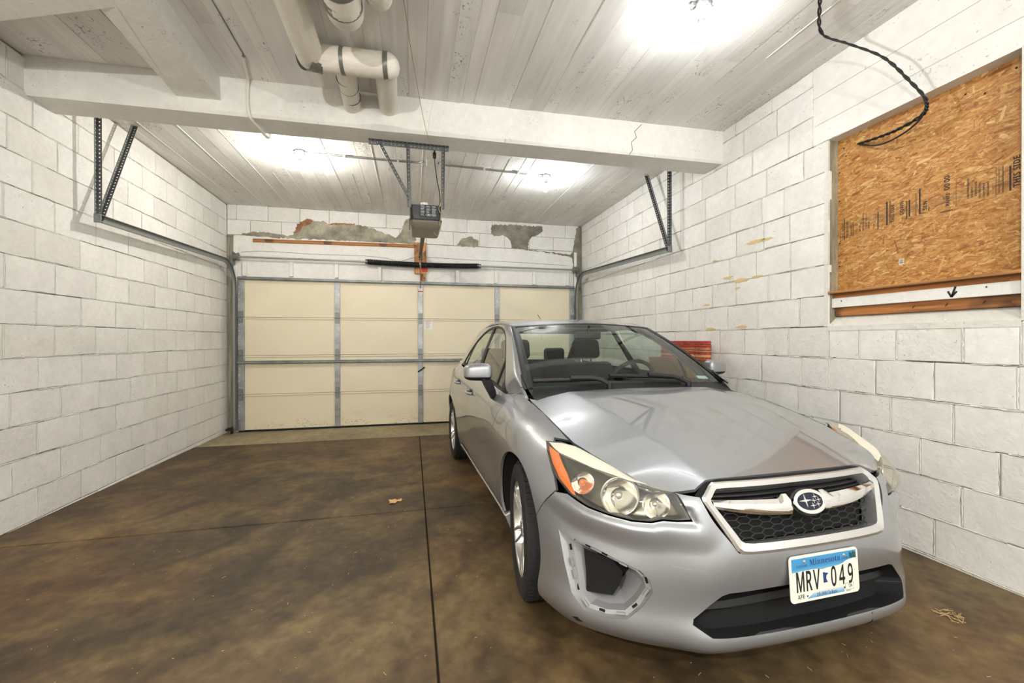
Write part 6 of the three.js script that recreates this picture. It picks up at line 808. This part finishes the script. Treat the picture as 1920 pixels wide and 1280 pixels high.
// rear end
{
  cm('trunk_lid', panel(Tsurf, [[-0.71, -3.1], [0.71, -3.1], [0.66, -3.45], [0.55, -3.58], [0.3, -3.64], [0, -3.65], [-0.3, -3.64], [-0.55, -3.58], [-0.66, -3.45]], 0.06, 0.05, { skirt: 0.02, mir: [1] }), C.paint);
  const rb = cm('rear_bumper', panel(Bsurf, [[-4.6, 0.3], [4.6, 0.3], [4.6, 0.7], [2.4, 0.72], [0, 0.72], [-2.4, 0.72], [-4.6, 0.7]], 0.25, 0.03, { skirt: 0.02, mir: [1] }), C.paint); cm('trunk_face', panel(Bsurf, [[-2.2, 0.73], [2.2, 0.73], [2.3, 1.02], [0, 1.045], [-2.3, 1.02]], 0.25, 0.03, { skirt: 0.02, mir: [1] }), C.paint);
  panel(Bsurf, [[2.25, 0.74], [4.4, 0.74], [4.2, 0.98], [2.35, 1.0]], 0.25, 0.03, { skirt: 0.02 }).forEach((q) => cm('tail_light', q, C.taillight));
  for (const m of [-1]) cm('front_flap', [prism([[-m * 0.865, 0.05, 0.285], [-m * 0.7, 0.07, 0.3], [-m * 0.7, 0.07, 0.308], [-m * 0.865, 0.05, 0.293]], [[-m * 0.872, 0.24, 0.325], [-m * 0.7, 0.22, 0.33], [-m * 0.7, 0.22, 0.338], [-m * 0.872, 0.24, 0.333]])], C.black, CAR, 'black flap in front of the wheel');
}
// cabin
{
  const g = new THREE.Group(); g.name = 'dashboard'; CAR.add(g);
  const P = [], id = [], prof = [[0.955, -0.4], [0.975, -0.5], [0.972, -0.62], [0.955, -0.74], [0.9, -0.82], [0.78, -0.84], [0.6, -0.8]]; prof.forEach(([v, w]) => { for (let k = 0; k <= 16; k++) { const u = lerp(-0.68, 0.68, k / 16), hump = w < -0.55 ? 0.035 * Math.exp(-(((u + 0.36) / 0.17) ** 2)) : 0; P.push([-u, v + hump, w]); } }); for (let j = 0; j + 1 < prof.length; j++) for (let k = 0; k < 16; k++) { const o = j * 17 + k; id.push(o, o + 1, o + 18, o, o + 18, o + 17); } cm('top_pad', quadGeo(P, id), C.dash, g);
  cm('centre_vent', rbox(0, 0.9, -0.845, 0.3, 0.12, 0.03, 0.01), C.trim, g);
  const sw = new THREE.Group(); sw.name = 'steering_wheel'; sw.position.set(0.36, 0.93, -0.98); sw.rotation.x = 0.45; CAR.add(sw); cm('wheel_rim', new THREE.TorusGeometry(0.185, 0.016, 12, 44), C.seat, sw); cm('hub_pad', rbox(0, -0.01, 0.01, 0.17, 0.12, 0.05, 0.02), C.seat, sw); cm('spoke', [rbox(0.13, 0, 0.01, 0.12, 0.03, 0.02, 0.006), rbox(-0.13, 0, 0.01, 0.12, 0.03, 0.02, 0.006), rbox(0, -0.12, 0.01, 0.035, 0.12, 0.02, 0.006)], C.trim, sw);
  const seat = (x, w, wd) => { const s = new THREE.Group(); s.name = 'seat'; s.position.set(x, 0.2, w); CAR.add(s); cm('cushion', rbox(0, 0.24, 0.1, wd, 0.16, 0.5, 0.05, 3), C.seat, s); cm('backrest', new RoundedBoxGeometry(wd, 0.62, 0.15, 3, 0.06).rotateX(-0.28).translate(0, 0.56, -0.22), C.seat, s); return s; };
  for (const x of [0.36, -0.36]) { const s = seat(x, -1.5, 0.5); cm('headrest', new RoundedBoxGeometry(0.27, 0.19, 0.11, 3, 0.045).rotateX(-0.2).translate(0, 0.985, -0.33), C.seat, s); for (const d of [-0.06, 0.06]) cm('headrest_post', rod([d, 0.84, -0.3], [d, 0.95, -0.325], 0.007, 8), C.satin, s); }
  const s = seat(0, -2.42, 1.25); for (const x of [-0.38, 0.38]) cm('headrest', new RoundedBoxGeometry(0.25, 0.15, 0.1, 3, 0.04).translate(x, 0.92, -0.35), C.seat, s);
  cm('cabin_mirror', [rbox(0, 1.3, -1.02, 0.22, 0.065, 0.03, 0.014), rod([0, 1.31, -1.01], [0, 1.375, -0.99], 0.008, 8)], C.black);
  cm('headliner', box(0, 1.36, -1.8, 1.05, 0.012, 1.3), std({ color: srgb(150, 148, 140), roughness: 0.9 })); cm('parcel_shelf', box(0, 1.0, -2.85, 1.2, 0.015, 0.5), C.dash);
}
renderer.render(scene, camera);
